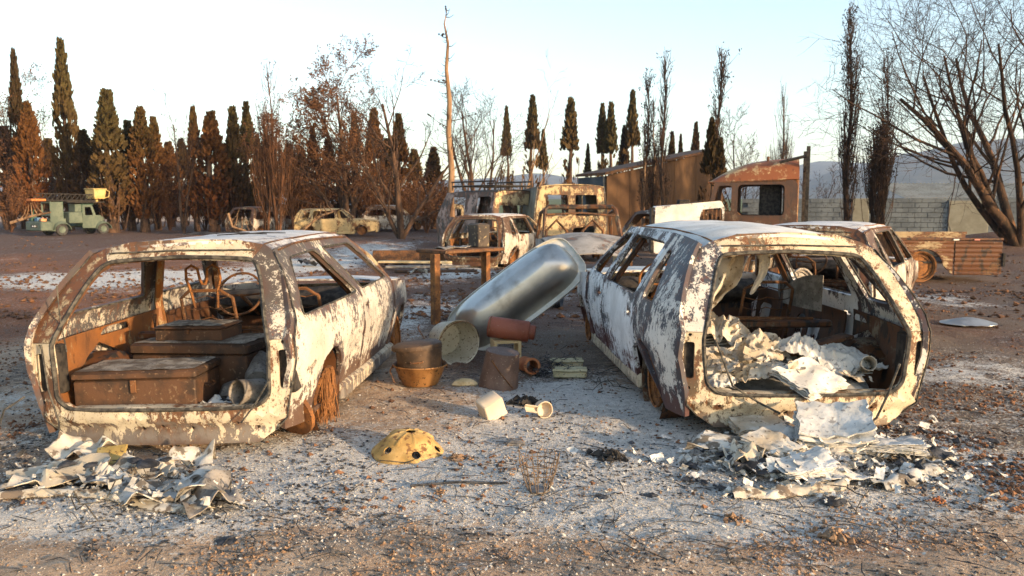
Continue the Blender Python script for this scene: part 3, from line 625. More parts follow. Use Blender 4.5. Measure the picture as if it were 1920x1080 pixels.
# ---------------------------------------------------------------- other wrecks
m_creamvan = burnt('scorched cream van paint', (.58, .44, .24), (.09, .06, .04), (.16, .07, .03), 12, .58, .61, .5, dirt=.5)
m_greygreen = burnt('shaded grey green', (.26, .26, .21), (.09, .09, .08), (.16, .08, .04), 6, .55, .62, .55, dirt=.3)  # shade on the van side painted in, against the cream rear
m_wreckwhite = burnt('white oxide wreck', (.52, .47, .40), (.08, .07, .06), (.16, .075, .035), 12, .56, .61, .52, dirt=.45, hi=(.09, .05, .03), hiz=.82)
m_wreckcream = burnt('cream oxide wreck', (.62, .46, .24), (.14, .09, .05), (.26, .11, .04), 7, .66, .61, .5, dirt=.3)
m_greyw = burnt('grey burnt bonnet', (.34, .32, .30), (.12, .11, .10), (.18, .09, .05), 7, .60, .6, .55, dirt=.3)
m_cabred = burnt('red rusted cab roof', (.55, .38, .20), (.15, .05, .025), (.24, .08, .03), 6, .44, .63, .36, dirt=.25, stretch=(1, 1, 1))
m_cabbrown = burnt('shaded rusty cab side', (.17, .12, .085), (.065, .042, .03), (.10, .05, .03), 6, .36, .63, .45, dirt=.3)  # rust brown, darkened to paint in the shade on the cab side
m_cabor = burnt('sunlit orange cab end', (.48, .30, .15), (.20, .08, .035), (.28, .11, .04), 5, .5, .63, .40, dirt=.2)  # sunlight on the cab end is painted into this orange
std = lambda fl, fr, rf: dict(flank=fl, frame=fr, roof=rf, pillar=m_lpillar, inner=m_inner, orange=m_rust)
q = G(905, 503)
car('burnt_car', 'small burnt hatchback in the middle distance behind the metal table', 'car', (q.x - .25, 18.3, 0), (0, 0, R(-20)), std(m_wreckwhite, m_lpillar, m_roof2), five=True, seed=11, headrest=False, **FP)
car('burnt_car', 'grey roofed burnt car partly hidden behind the paper filled hatchback', 'car', (2.98, 8.35, 0), (0, 0, R(-33)), dict(std(m_wreckwhite, m_lpillar, m_roof), pillar=m_inner), five=True, seed=12, headrest=False, **FP)
car('burnt_car', 'cream burnt estate car side on under the trees at left', 'car', (P(548, 400, 38).x, 38, .05), (0, 0, R(-84)), std(m_wreckcream, m_wreckcream, m_wreckcream), five=True, detail=0, seed=13, **FP)
car('burnt_car', 'gutted rusty car shell with its open end facing us beside thin saplings', 'car', (P(452, 400, 38).x, 37.5, .02), (0, 0, R(-18)), dict(std(m_wreckwhite, m_lpillar, m_lpillar), inner=m_rust), detail=0, seed=14, zr=1.32, **LP)
car('burnt_car', 'pale car wreck mostly hidden behind the cream estate car', 'car', (P(672, 400, 44).x, 44, .1), (0, 0, R(-70)), std(m_wreckwhite, m_wreckwhite, m_greyw), detail=0, seed=15, zr=1.32, **LP)
car('burnt_car', 'white car roof and window showing beside the brown shed', 'car', (P(1192, 400, 25).x, 25, 0), (0, 0, R(-62)), std(m_wreckwhite, m_wreckwhite, m_roof2), five=True, detail=0, seed=16, zr=1.26, **FP)
def van(name, label, cat, loc, rot, W, H, L, mats, swin, rwin, wsc=True, zb=.35, tum=.10, wheels=True, rear_low=None):
    root = thing(name, label, cat, loc, rot); zm = H * .55
    X = lambda y, z: W - tum * max(0, (z - zm) / (H - zm)) ** 1.3 - .05 * max(0, (y - L + .8) / .8) ** 2 + .008 * nz(y, z, L, 2)
    for sg in (-1, 1):
        o = [(.04, zb), (L - .1, zb), (L, zm), (L - .45, H - .06), (.05, H - .05)]
        MB().sheet(rounded(o, .05), [rounded(h, .06) for h in swin], lambda y, z: (sg * X(y, z), y, z), .03, .2).build('side_panel', mats['side'], root)
    wr = lambda z: X(0, z) - .012
    o = [(wr(zb), zb), (wr(zm), zm), (wr(H - .12), H - .12), (wr(H) - .08, H - .02), (-wr(H) + .08, H - .02), (-wr(H - .12), H - .12), (-wr(zm), zm), (-wr(zb), zb)]
    MB().sheet(o, [rounded(h, .05) for h in rwin], lambda x, z: (x, .05 * (abs(x) / W) ** 3 + .04 * max(0, (z - zm) / (H - zm)), z), .035, .12).build('rear_panel', mats['rear'], root)
    wt = X(1, H) - .01
    MB().grid(lambda s, t: ((s - .5) * 2 * wt * (1 - .03 * t * t), .04 + t * (L - .5), H - .05 + .07 * (1 - abs(2 * s - 1) ** 3) - .03 * t ** 4), 12, 10, .02).build('roof', mats['roof'], root)
    MB().sheet([(-W + .06, zb), (W - .06, zb), (W - .06, zm), (W - .14, H - .1), (-W + .14, H - .1), (-W + .06, zm)], [rounded([(-W + .16, zm + .05), (W - .16, zm + .05), (W - .22, H - .18), (-W + .22, H - .18)], .06)] if wsc else [], lambda x, z: (x, L - .05 - .42 * max(0, (z - zm) / (H - zm)) - .05 * (abs(x) / W) ** 2, z), .03, .2).build('front_panel', mats['side'], root)
    MB().box((0, L / 2, zb + .03), (2 * W - .12, L - .2, .05)).build('floor', m_inner, root)
    MB().box((0, L * .62, zm * .75), (2 * W - .25, .10, zm * .5), bev=.02).build('seat_bulkhead', m_rustdark, root)
    if wheels:
        mb = MB(); wheel_mesh(mb, Matrix(), .21); w0 = mb.build('wheel', m_rust, root, 35)
        for i, (sx, y) in enumerate(((1, .7), (-1, .7), (1, L - .7), (-1, L - .7))):
            wo = w0 if i == 0 else w0.copy()
            if i: C.objects.link(wo)
            wo.location = (sx * (W - .16), y, .22); wo.rotation_euler = (0, R(90 * sx), 0)
    return root
vp = P(1072, 400, 20.8)
van('burnt_van', 'tall cream burnt van seen from behind with two empty rear windows', 'van', (vp.x, 20.8, 0), (0, 0, R(6)), .96, 1.98, 3.9, dict(side=m_greygreen, rear=m_creamvan, roof=m_creamvan),
    [[(2.6, 1.2), (3.35, 1.2), (3.1, 1.75), (2.6, 1.75)]], [[(-.70, 1.18), (-.08, 1.18), (-.08, 1.72), (-.66, 1.72)], [(.10, 1.18), (.70, 1.18), (.66, 1.72), (.10, 1.72)], [(.0, .50), (.62, .50), (.60, .92), (.05, .86)]])
jp = P(968, 400, 21.8)
jr = van('burnt_offroader', 'dark burnt off-roader with roof rack beside the cream van', 'off-roader', (jp.x, 21.8, 0), (0, 0, R(42)), .80, 1.86, 2.6, dict(side=burnt('pinkish burnt side', (.40, .29, .25), (.05, .045, .04), (.16, .07, .04), 6, .5, .6, .5), rear=m_creamvan, roof=m_black),
    [[(.18, 1.12), (.78, 1.12), (.78, 1.68), (.18, 1.68)], [(1.25, 1.12), (1.95, 1.12), (1.85, 1.68), (1.25, 1.68)]], [[(-.62, 1.05), (.62, 1.05), (.58, 1.45), (-.58, 1.45)]], tum=.12)
rk = MB()
for sx in (-.62, 0, .62): rk.tube([(sx, .1, 1.98), (sx, 2.0, 1.98)], .025, 5)
for i in range(7): rk.tube([(-.64, .1 + i * .31, 1.98), (.64, .1 + i * .31, 1.98)], .02, 5)
for sx in (-.66, .66): rk.tube([(sx, .1, 2.10), (sx, 2.0, 2.10)], .022, 5); [rk.tube([(sx, .1 + i * .47, 1.86), (sx, .1 + i * .47, 2.11)], .018, 4) for i in range(5)]
rk.build('roof_rack', m_black, jr)
fp = P(850, 400, 42)
van('burnt_van', 'distant yellowish van behind the bare tall trunk', 'van', (fp.x, 42, 0), (0, 0, R(10)), .62, 1.50, 2.6, dict(side=m_greygreen, rear=m_creamvan, roof=m_creamvan), [[(.5, .9), (1.5, .9), (1.5, 1.3), (.5, 1.3)]], [[(-.42, .85), (-.1, .85), (-.1, 1.25), (-.42, 1.25)], [(.1, .85), (.42, .85), (.42, 1.25), (.1, 1.25)]], tum=.08)
# wreck facing us with only its windscreen frame and bonnet left
wp = P(1092, 440, 14.6)
wr_ = thing('roofless_car', 'roofless burnt car facing us with empty windscreen frame and grey bonnet', 'car', (wp.x, 14.6, 0), (0, 0, R(183)))
fr_ = MB(); pts = [(-.72, -.05, .86), (-.66, -.28, 1.36), (-.60, -.30, 1.42), (.60, -.30, 1.42), (.66, -.28, 1.36), (.72, -.05, .86)]
fr_.tube(pts + [pts[0]], .045, 6).build('windscreen_frame', m_inner, wr_)
MB().tube([(-.64, -.2, 1.26), (0, -.24, 1.31), (.64, -.2, 1.28)], .022, 5).build('cross_bar', m_rustdark, wr_)
MB().grid(lambda s, t: ((s - .5) * 1.5 * (1 - .15 * t * t), t * 1.35, .86 + .10 * math.sin(math.pi * s) - .30 * t ** 2.2 + .01 * nz(s * 5, t * 5, 3)), 14, 12, .02).build('bonnet', m_greyw, wr_)
for sg in (-1, 1):
    MB().sheet([(-1.1, .3), (.2, .3)] + arc(.62, .22, .32, 165, 15, 8) + [(1.25, .3), (1.28, .5), (1.0, .70), (0, .84), (-.1, .84), (-1.1, .80)], [], lambda y, z: (sg * (.77 - .08 * max(0, y) ** 2 - .04 * (z - .5) ** 2), y, z), .03, .15).build('front_wing', m_wreckcream if sg < 0 else m_greyw, wr_)
    MB().tube([(sg * .66, -.25, 1.38), (sg * .68, -1.0, 1.30), (sg * .74, -1.15, .80)], .035, 6).build('side_rail', m_inner, wr_)
MB().box((0, -.1, .78), (1.45, .2, .10), bev=.03).build('cowl', m_lpillar, wr_)
MB().box((0, -.9, .22), (1.4, 1.7, .06)).build('floor', m_inner, wr_)
for sx in (-.36, .36): MB().tube([(sx - .2, -1.0, .3), (sx - .2, -1.1, .95), (sx, -1.12, 1.16), (sx + .2, -1.1, .95), (sx + .2, -1.0, .3)], .03, 6).build('seat_frame', m_rustdark, wr_)
mb = MB(); wheel_mesh(mb, Matrix()); w0 = mb.build('wheel', m_rust, wr_, 35); w0.location = (.66, .62, .2); w0.rotation_euler = (0, R(90), 0); w1 = w0.copy(); C.objects.link(w1); w1.location = (-.66, .62, .2); w1.rotation_euler = (0, R(-90), 0)
# truck cab
cp = P(1500, 400, 19)
cab = thing('truck_cab', 'rust red lorry cab with empty window and tall black post behind it', 'truck', (cp.x - .06, 19.0, 0), (0, 0, R(72)))
CW = 1.0; xs_ = lambda y, z: CW - .05 * max(0, (z - 1.2)) ** 1.5
so = [(.04, .55), (1.55, .55), (1.62, 1.15), (2.02, 1.28), (1.86, 1.98), (.10, 2.02), (.04, 1.9)]
for sg in (-1, 1):
    MB().sheet(so, [rounded([(.32, 1.22), (1.34, 1.22), (1.34, 1.92), (.32, 1.92)], .10), rounded([(1.48, 1.30), (1.90, 1.34), (1.78, 1.90), (1.48, 1.90)], .06)], lambda y, z: (sg * xs_(y, z), y, z), .04, .15).build('cab_side', m_cabbrown, cab)
MB().grid(lambda s, t: ((s - .5) * 2 * (CW + .03) * (1 - .06 * t ** 3), .02 + 2.0 * t, 1.99 + (.50 * (1 - t ** 3.2)) * (1 - abs(2 * s - 1) ** 3.2) ** .6 + .05 * (1 - t)), 20, 14, .03).build('cab_roof', m_cabred, cab)
MB().sheet([(-.98, .55), (.98, .55), (.98, 1.9), (.9, 2.18), (.5, 2.36), (-.5, 2.36), (-.9, 2.18), (-.98, 1.9)], [], lambda x, z: (x, .04 * (abs(x)) ** 4, z), .04, .15).build('cab_rear', m_cabor, cab)
MB().tube([(-1.0, .30, 2.00), (-1.01, 1.2, 2.0), (-.98, 1.9, 1.97)], .02, 5).build('drip_rail', m_rustdark, cab)
MB().box((0, .8, .60), (1.9, 1.5, .08)).build('floor', m_inner, cab)
MB().box((.1, .62, 1.35), (1.5, .5, 1.2), bev=.04).build('seat_dark_block', m_black, cab)  # seat back enlarged to a black block, added to darken the window
MB().box((0, 1.7, 1.12), (1.8, .3, .22), bev=.05).build('dashboard', m_inner, cab)
Mr = Matrix.Translation((-.45, 1.35, 1.28)) @ Matrix.Rotation(R(40), 4, 'X')
MB().tube([Mr @ Vector((.23 * math.cos(a * .2618), .23 * math.sin(a * .2618), 0)) for a in range(25)], .014, 6).build('steering_wheel', m_rustdark, cab)
for sx in (-.92, .92): MB().box((sx, -.16, 1.62), (.07, .08, 2.3)).build('rack_post', m_black, cab, 0)
MB().tube([(-.92, -.16, 2.56), (-.92, .45, 2.42)], .035, 4).build('rack_brace', m_black, cab)
MB().box((0, -.16, 2.30), (1.76, .06, .07)).build('rack_bar', m_black, cab, 0)
MB().tube([(-.5, .7, 2.36), (-.5, .7, 2.58)], .03, 6).build('roof_stub', m_rustdark, cab)
for sx in (-.4, .4): MB().box((sx, -.6, .60), (.1, 2.6, .16)).build('chassis_rail', m_rustdark, cab, 0)
mb = MB(); wheel_mesh(mb, Matrix(), .36, .22); w0 = mb.build('wheel', m_rust, cab, 35); w0.location = (-.86, 1.1, .36); w0.rotation_euler = (0, R(-90), 0); w1 = w0.copy(); C.objects.link(w1); w1.location = (.86, 1.1, .36)
# pale van body panel left of the cab
bp_ = P(1290, 398, 17.4)
bo = thing('van_body', 'long pale wrecked van body with grille opening in front of the brown shed', 'van', (bp_.x, 17.4, 0), (0, 0, R(-8)))
MB().sheet(rounded([(-.72, .4), (.74, .4), (.78, 1.40), (.70, 1.55), (-.70, 1.42)], .04), [rounded([(.24, 1.12), (.74, 1.12), (.72, 1.40), (.30, 1.36)], .05)], lambda x, z: (x, .03 * math.sin(x * 2), z), .03, .12).build('side_panel', m_roof2, bo)
MB().grid(lambda s, t: (-.72 + 1.44 * s, .02 + t * 1.2, 1.40 + .11 * s + .03 * math.sin(t * 3)), 10, 6, .02).build('top_panel', m_roof2, bo)
MB().box((-.76, .6, .9), (.05, 1.25, 1.0)).build('end_panel', m_black, bo, 0)
g_ = MB()
for i in range(5): g_.box((.34 + i * .09, .06, 1.25), (.035, .03, .22))
g_.build('grille', m_rustdark, bo, 0)
MB().box((0, .7, .42), (1.4, 1.1, .06)).build('floor', m_inner, bo, 0)
sd_ = P(1288, 376, 23)
MB().box((0, 0, .72), (.62, .5, 1.44), bev=.04).box((-.1, 0, 1.52), (.34, .3, .18), bev=.03).tube([(.1, 0, 1.5), (.42, 0, 1.55)], .04, 6).build('engine_block', m_black).location = (sd_.x, 23, 0)
tag(bpy.data.objects['engine_block'], 'black burnt engine block standing against the brown shed wall', 'engine')
# pickup bed on the right
m_bed = burnt('orange rusted bed', (.40, .30, .18), (.07, .035, .02), (.13, .052, .022), 7, .48, .62, .40, dirt=.35, stretch=(.6, 1, 1.6))
m_beddark = burnt('dark ribbed bed panel', (.17, .095, .05), (.035, .024, .018), (.11, .045, .02), 5, .36, .62, .45, dirt=.4, stretch=(.6, 1, 1.6))
bd = P(1790, 480, 15.2)
bed = thing('pickup_bed', 'rusty ribbed pickup truck bed parked before the block wall', 'truck bed', (bd.x, 15.2, 0), (0, 0, R(-4)))
rib = lambda x, z: .012 * math.sin(z * 2 * math.pi / .085)
MB().sheet([(-1.15, .32)] + arc(-.56, .26, .36, 172, 8, 10) + [(-.02, .12), (-.02, .78), (-1.15, .80)], [], lambda x, z: (x, rib(x, z), z), .03, .028).build('side_panel', m_bed, bed)
MB().sheet([(.0, .12), (.80, .13), (.86, .18), (.86, .76), (.0, .78)], [], lambda x, z: (x, rib(x, z) - .01, z), .03, .028).build('rear_side_panel', m_beddark, bed)
MB().box((-.14, .02, .81), (2.04, .07, .05), bev=.01).build('top_rail', m_beddark, bed)
MB().box((-.14, 1.45, .55), (2.0, .05, .62)).build('far_side', m_bed, bed, 0)
MB().box((-.14, 1.45, .88), (2.04, .08, .05)).build('far_rail', m_bed, bed, 0)
MB().box((.87, .74, .45), (.04, 1.4, .62)).build('tailgate', m_beddark, bed, 0)
MB().box((-1.14, .74, .55), (.04, 1.4, .66)).build('headboard', m_rust, bed, 0)
MB().box((-.14, .74, .36), (1.96, 1.38, .04)).build('floor', m_black, bed, 0)
MB().box((.89, -.02, .42), (.06, .05, .26), bev=.01).build('tail_lamp', m_black, bed)
for sx, cc in ((.0, (.7, .68, .62)), (.38, (.55, .2, .15))): MB().box((sx, -.03, .80), (.10, .03, .025)).build('reflector', simple('reflector %d' % int(cc[1] * 100), cc, cc, 4, .5), bed, 0)
mb = MB(); wheel_mesh(mb, Matrix(), .30, .2); w0 = mb.build('wheel', m_rust, bed, 35); w0.location = (-.62, .10, .28); w0.rotation_euler = (R(90), 0, 0); w1 = w0.copy(); C.objects.link(w1); w1.location = (-.62, 1.36, .28); w1.rotation_euler = (R(-90), 0, 0)
# green service truck at far left
m_green = simple('dull green truck paint', (.085, .11, .085), (.12, .145, .11), 2, .6, c3=(.07, .09, .07), s3=14, bump=.05)
m_dgreen = simple('dark green paint', (.03, .07, .05), (.05, .10, .07), 3, .6)
m_yel = simple('yellow bucket paint', (.48, .34, .12), (.58, .43, .18), 3, .6, c3=(.3, .18, .06), s3=20, bump=.05)
m_tyre = simple('tyre rubber', (.03, .03, .03), (.07, .065, .06), 12, .9)
m_blue = simple('blue crate', (.08, .16, .26), (.12, .22, .34), 3, .7)
tp = G(82, 441)
tr = thing('service_truck', 'unburnt green boom lift truck with yellow basket parked at far left', 'truck', (P(64, 440, 38).x, 38, 0), (0, 0, R(-32))); tr.scale = (.74,) * 3
MB().box((0, .35, .62), (1.9, .75, .62), bev=.06).build('rear_step', m_green, tr)
pl_ = MB().box((.12, -.035, .62), (.72, .02, .17)).build('number_plate', m_black, tr, 0)
for i, wv in enumerate((.05, .05, .05, 0, .05, .05, .05, 0, .05)):
    if wv: MB().box((-.08 + i * .055, -.05, .62), (.034, .012, .09)).build('plate_character', simple('plate white', (.7, .7, .68), (.8, .8, .78)) if i == 0 else bpy.data.materials['plate white'], pl_, 0)
MB().box((.30, 1.15, .70), (.98, 1.0, .8)).build('lower_body', m_green, tr, 0)
for sx in (-.25, .78): MB().box((sx, .72, 1.55), (.06, .10, 1.3)).build('tower_post', m_green, tr, 0)
for z in (.98, 1.42, 2.15): MB().box((.27, .72, z), (.98, .12, .26 if z == 1.42 else .1)).build('tower_shelf', m_green, tr, 0)
MB().box((.27, 1.5, 1.45), (.96, .10, 1.5)).build('tower_back', m_dgreen, tr, 0)
MB().box((.78, 1.1, 1.5), (.05, .8, 1.35)).build('tower_side', m_green, tr, 0)
MB().box((.35, 2.25, 1.15), (1.2, .9, .75), bev=.04).build('mid_body', m_green, tr)
MB().box((.45, 2.5, 1.78), (.75, .45, .52), bev=.03).build('cab_locker', m_green, tr)
so = [(2.75, .45), (4.0, .45), (4.05, 1.25), (3.7, 1.3), (3.45, 2.0), (2.8, 2.02)]
for sg in (-1, 1): MB().sheet(so, [rounded([(2.95, 1.3), (3.5, 1.3), (3.35, 1.85), (2.95, 1.85)], .06)], lambda y, z: (sg * .80, y, z), .04, .3).build('cab_side', m_green, tr)
MB().box((0, 3.15, 2.03), (1.66, .85, .06), bev=.02).build('cab_roof', m_dgreen, tr)
MB().box((0, 2.78, 1.3), (1.56, .05, 1.4)).build('cab_back', m_dgreen, tr, 0)
MB().box((0, 4.0, .95), (.9, 1.1, .7), bev=.15).build('engine_bonnet', m_green, tr)
for sx in (-.78, .78):
    for yy, rr_ in ((1.35, .52), (4.15, .50)):
        fd = MB(); fd.grid(lambda s, t: (sx + (t - .5) * .44, yy - math.cos(s * math.pi) * rr_, .38 + math.sin(s * math.pi) * rr_ * (1 - .25 * abs(2 * t - 1) ** 3)), 14, 4, .03); fd.build('wheel_arch', m_green, tr)
        wb = MB(); M = Matrix.Translation((sx, yy, .38)) @ Matrix.Rotation(R(90), 4, 'Y')
        wb.lathe([(.22, -.11), (.36, -.12), (.40, -.06), (.40, .06), (.36, .12), (.22, .11)], 22, M); wo = wb.build('wheel', m_tyre, tr)
        MB().lathe([(.22, -.10), (.20, 0), (.22, .10), (.10, .05), (.001, .06)], 14, M).build('rim', m_green, wo)
bm_ = MB(); zb0, zb1 = 2.28, 2.72
for sx in (-.05, .5):
    bm_.tube([(sx, -.25, zb0), (sx, 3.9, zb0)], .05, 5); bm_.tube([(sx, .3, zb1), (sx, 3.9, zb1 - .05)], .035, 5)
    for i in range(12): bm_.tube([(sx, .0 + i * .32, zb0), (sx, .32 + i * .32, zb1 if i else zb1 - .1)], .025, 4); bm_.tube([(sx, .32 + i * .32, zb0), (sx, .32 + i * .32, zb1 if i else zb1 - .1)], .02, 4)
bm_.build('lattice_boom', m_black, tr)
MB().box((.22, .15, 2.3), (.7, .9, .16), bev=.03).build('boom_end', simple('orange boom end', (.45, .13, .04), (.55, .2, .06)), tr)
bk = MB().box((.2, 4.1, 2.72), (.95, .72, .62), taper=1.18).build('basket', m_yel, tr, 0)
MB().box((.2, 4.1, 3.07), (1.22, .94, .06), bev=.02).build('basket_rim', m_yel, bk)
MB().tube([(.2, 4.1, 2.45), (.2, 4.15, 2.22), (.2, 4.0, 2.1)], .12, 8).build('basket_bracket', m_yel, bk)
for sx in (-.2, .6): MB().tube([(sx, 4.55, 3.05), (sx, 4.85, 2.9), (sx, 4.8, 2.55), (sx, 4.45, 2.45)], .03, 5).build('basket_rail', m_yel, bk)
MB().box((.28, 3.0, 2.18), (1.3, 2.6, .08)).build('boom_cradle', m_black, tr, 0)
def small(name, label, cat, mb, mat, loc, rz=0, smooth=40, group=None, rot=None):
    o = mb.build(name, mat, None, smooth); o.location = loc; o.rotation_euler = rot or (0, 0, rz); return tag(o, label, cat, group)
tl = Matrix.Translation(tr.location) @ Euler(tr.rotation_euler).to_matrix().to_4x4() @ Matrix.Scale(.74, 4)
tw = lambda x, y, z: tl @ Vector((x, y, z))
small('tool_crate', 'blue crate lying on the green truck rear step', 'crate', MB().box((0, 0, .09), (.4, .28, .18), bev=.02), m_blue, tw(.12, .3, .93), R(-40))
small('tool_box', 'orange tool box on the green truck rear step', 'box', MB().box((0, 0, .07), (.38, .24, .14), bev=.02).tube([(-.12, 0, .14), (-.1, 0, .2), (.1, 0, .2), (.12, 0, .14)], .012, 5), simple('orange box', (.5, .22, .1), (.6, .3, .15)), tw(.66, .26, .93), R(-47))
vc = MB().box((0, 0, .15), (.38, .26, .3), bev=.03)
vc.tube([(-.05, 0, .3), (-.18, 0, .55)], .025, 5).tube([(.05, 0, .3), (.18, 0, .55)], .025, 5).box((0, 0, .32), (.3, .16, .05))
small('pipe_vice', 'dark green vice with two raised arms on the truck step corner', 'vice', vc, m_dgreen, tw(-.62, .3, .93), R(-40))
# ---------------------------------------------------------------- things inside and between the two cars
def inside(root, x, y, z, rz=0):
    M = Matrix.Translation(root.location) @ Euler(root.rotation_euler).to_matrix().to_4x4() @ Matrix.Translation((x, y, z)) @ Matrix.Rotation(rz, 4, 'Z'); return M
def chest(name, label, root, x, y, z, rz, W, D, H, mtop=m_chesttop, handle=True):
    M = inside(root, x, y, z, rz); t = thing(name, label, 'chest'); t.matrix_basis = M
    MB().box((0, 0, H * .40), (W, D, H * .80), bev=.008).build('body', m_chest, t)
    lid = MB().box((0, 0, H * .9), (W + .022, D + .022, H * .19), bev=.012).build('lid', m_chest, t)
    MB().grid(lambda s, q: ((s - .5) * (W - .02), (q - .5) * (D - .02), H + .004 + .010 * max(0, nz(s * 9, q * 7, W * 9)) + .006 * math.sin(s * 3.14) * math.sin(q * 3.14)), 20, 14).build('ash_layer', mtop, lid, 180)
    MB().box((0, -D / 2 - .012, H * .66), (.035, .012, H * .30), bev=.003).build('hasp', m_rustdark, t)
    if handle:
        for sx in (-1, 1): MB().tube([(sx * (W / 2 + .003), -.06, H * .55), (sx * (W / 2 + .03), -.055, H * .50), (sx * (W / 2 + .03), .055, H * .50), (sx * (W / 2 + .003), .06, H * .55)], .005, 5).build('handle', m_rustdark, t)
    return t
chest('tin_chest', 'low rusty tin chest with hasp nearest the tail of the left car', car_l, -.26, .42, .19, R(3), .74, .40, .27)
chest('tin_chest', 'larger rusty tin chest behind the low chest, a box on its lid', car_l, -.10, .92, .17, R(-8), .84, .44, .37)
chest('tin_box', 'shallow rusty box lying on the larger tin chest', car_l, -.15, .93, .545, R(-5), .48, .30, .10, handle=False)
def crumple(mb, W, D, amp, seed, nu=16, nv=12, thick=.004, fold=0.0):
    def fn(s, t):
        x = (s - .5) * W * (1 + .15 * nz(t * 3, seed, 0)); y = (t - .5) * D * (1 + .15 * nz(s * 3, seed, 5))
        z = amp * (noise.turbulence(Vector((s * 2.3 + seed, t * 2.3, seed * 1.7)), 4, True) - .5) + fold * abs(s - .5) * W
        return (x, y, z)
    return mb.grid(fn, nu, nv, thick)
def book(mb, W, D, T, seed, curl=.25, n=7, wav=1.0):
    rnd = random.Random(seed)
    for i in range(n):
        q = i / (n - 1); h = T * q; dx, dy = rnd.uniform(-.014, .014), rnd.uniform(-.014, .014); c = curl * q ** 1.5 * rnd.uniform(.6, 1.3); a = rnd.uniform(-.08, .08); ph = seed * 1.3 + i * .05; rg = rnd.uniform(0, 50)
        def fn(s, t):
            x = (s - .5) * W; y = (t - .5) * D
            z = h + c * (abs(s - .1) ** 2.2) * W + wav * (.4 + .6 * q) * (.055 * nz(s * 1.7, t * 1.5, ph) + .05 * (noise.turbulence(Vector((s * 2.6 + seed, t * 2.2, ph)), 3, True) - .4) + .012 * nz(s * 8, t * 8, ph))
            rag = 1 - .22 * max(0, nz(s * 4, t * 4, rg)) - .10 * nz(s * 9, t * 9, rg); return ((x * math.cos(a) - y * math.sin(a)) * rag + dx, (x * math.sin(a) + y * math.cos(a)) * rag + dy, z)
        mb.grid(fn, 16, 12, .0015 + T / n * .4)
    return mb
def wad(mb, W, D, h, seed, nu=44, nv=38):
    def fn(s, t):
        x = (s - .5); y = (t - .5); r2 = min(1, 4 * (x * x + y * y)); rg = 1 - abs(nz(s * 2.6, t * 2.2, seed)) * 1.9; r3 = 1 - abs(nz(s * 6.3 + 3, t * 5.1, seed + 7)) * 1.8
        r5 = 1 - abs(nz(s * 13 + 1, t * 11, seed + 17)) * 1.8; z = h * (1 - r2) ** .7 * .45 + h * .38 * rg * (1 - .6 * r2) + h * .22 * r3 + h * .10 * r5
        return (x * W * (1 + .25 * nz(s * 3, t * 3, seed + 2)), y * D * (1 + .25 * nz(s * 3, t * 3, seed + 5)), z)
    return mb.grid(fn, nu, nv, .003)
# boot of the left car: loose debris
def lput(mb, name, label, cat, mat, x, y, z, rz=0, rot=None, root=None, smooth=40):
    o = mb.build(name, mat, None, smooth); o.matrix_basis = inside(root or car_l, x, y, z, rz) @ (Euler(rot).to_matrix().to_4x4() if rot else Matrix()); return tag(o, label, cat)
m_galv = simple('dirty galvanised', (.16, .14, .12), (.28, .25, .22), 10, .7, c3=(.1, .08, .06), s3=60)
lput(MB().lathe([(.001, 0), (.075, 0), (.08, .01), (.08, .26), (.075, .27), (.001, .27)], 18, wob=.06), 'burnt_canister', 'dark grey canister lying across rubble right of the tin chests', 'canister', m_galv, .36, .62, .30, R(20), (R(-68), 0, 0))
lput(MB().lathe([(.075, .18), (.085, 0), (.079, 0), (.069, .18)], 20), 'pipe_end', 'open dark pipe end beside the right tail of the left car', 'pipe', m_galv, .50, .30, .30, R(-30), (R(78), 0, 0))
lput(crumple(MB(), .30, .16, .10, 3.3, 16, 10), 'white_cloth', 'scrap of white ash covered cloth on the left boot floor', 'cloth', m_paperw, .29, .32, .235)
for i, (x, y, z, s_) in enumerate(((.20, .62, .23, .10), (.30, .46, .22, .09), (.42, .42, .22, .08), (.24, .34, .20, .07), (.46, .80, .24, .12))):
    mb = MB(); mb.lathe([(.001, -s_ * .8), (s_ * .7, -s_ * .5), (s_, 0), (s_ * .7, s_ * .5), (.001, s_ * .8)], 9, wob=.7, seed=i * 3.1)
    lput(mb, 'rubble_lump', ['charred lump against the side of the larger chest', 'pale lump beside the white cloth scrap', 'small lump before the open pipe end', 'small lump touching the low chest corner', 'grey lump far back right of the larger chest'][i], 'lump', [m_galv, m_ashw, m_galv, m_char, m_ashw][i], x, y, z, i * 1.3, smooth=0)
# boot of the right car: charred paper
rb = lambda *a, **k_: lput(*a, root=car_r, **k_)
bk_ = [(-.42, .55, .30, .40, .34, .10, 20, 'burnt paper stack at the left end of the right car boot', m_paper), (-.30, .95, .40, .46, .36, .14, -15, 'curled paper stack highest in the right car boot', m_paper), (-.05, .72, .36, .42, .32, .12, 35, 'crumpled tan paper bundle in the middle of the boot', m_paper),
       (.20, .62, .38, .34, .28, .10, -25, 'bright white folded paper block right of the boot centre', m_paperw), (-.18, .38, .32, .36, .26, .06, 10, 'grey ash paper bundle near the boot sill', m_paper), (.44, .55, .30, .44, .36, .08, 15, 'wide ribbed paper stack at the right of the boot', m_paperw), (-.46, .34, .27, .26, .2, .05, 60, 'ash flakes bundle in the left boot corner', m_paperw), (.10, 1.05, .34, .4, .3, .08, 70, 'dim paper bundle at the back of the boot', m_paper)]
for i, (x, y, z, W, D, T, rz, lb, mt) in enumerate(bk_):
    mb = wad(MB(), W * 1.15, D * 1.2, T * 1.5 + .04, i * 3.7 + 11)
    if i in (1, 5): book(mb, W * .8, D * .9, T * .6, i + 11, .25, 5, .6); mb.move(Matrix.Translation((0, 0, .05)), 0)
    rb(mb, 'paper_bundle', lb, 'paper', mt, x, y, z - .03, R(rz), (R(-8 + 5 * (i % 3)), R(-6 + 4 * (i % 4)), 0), smooth=20)
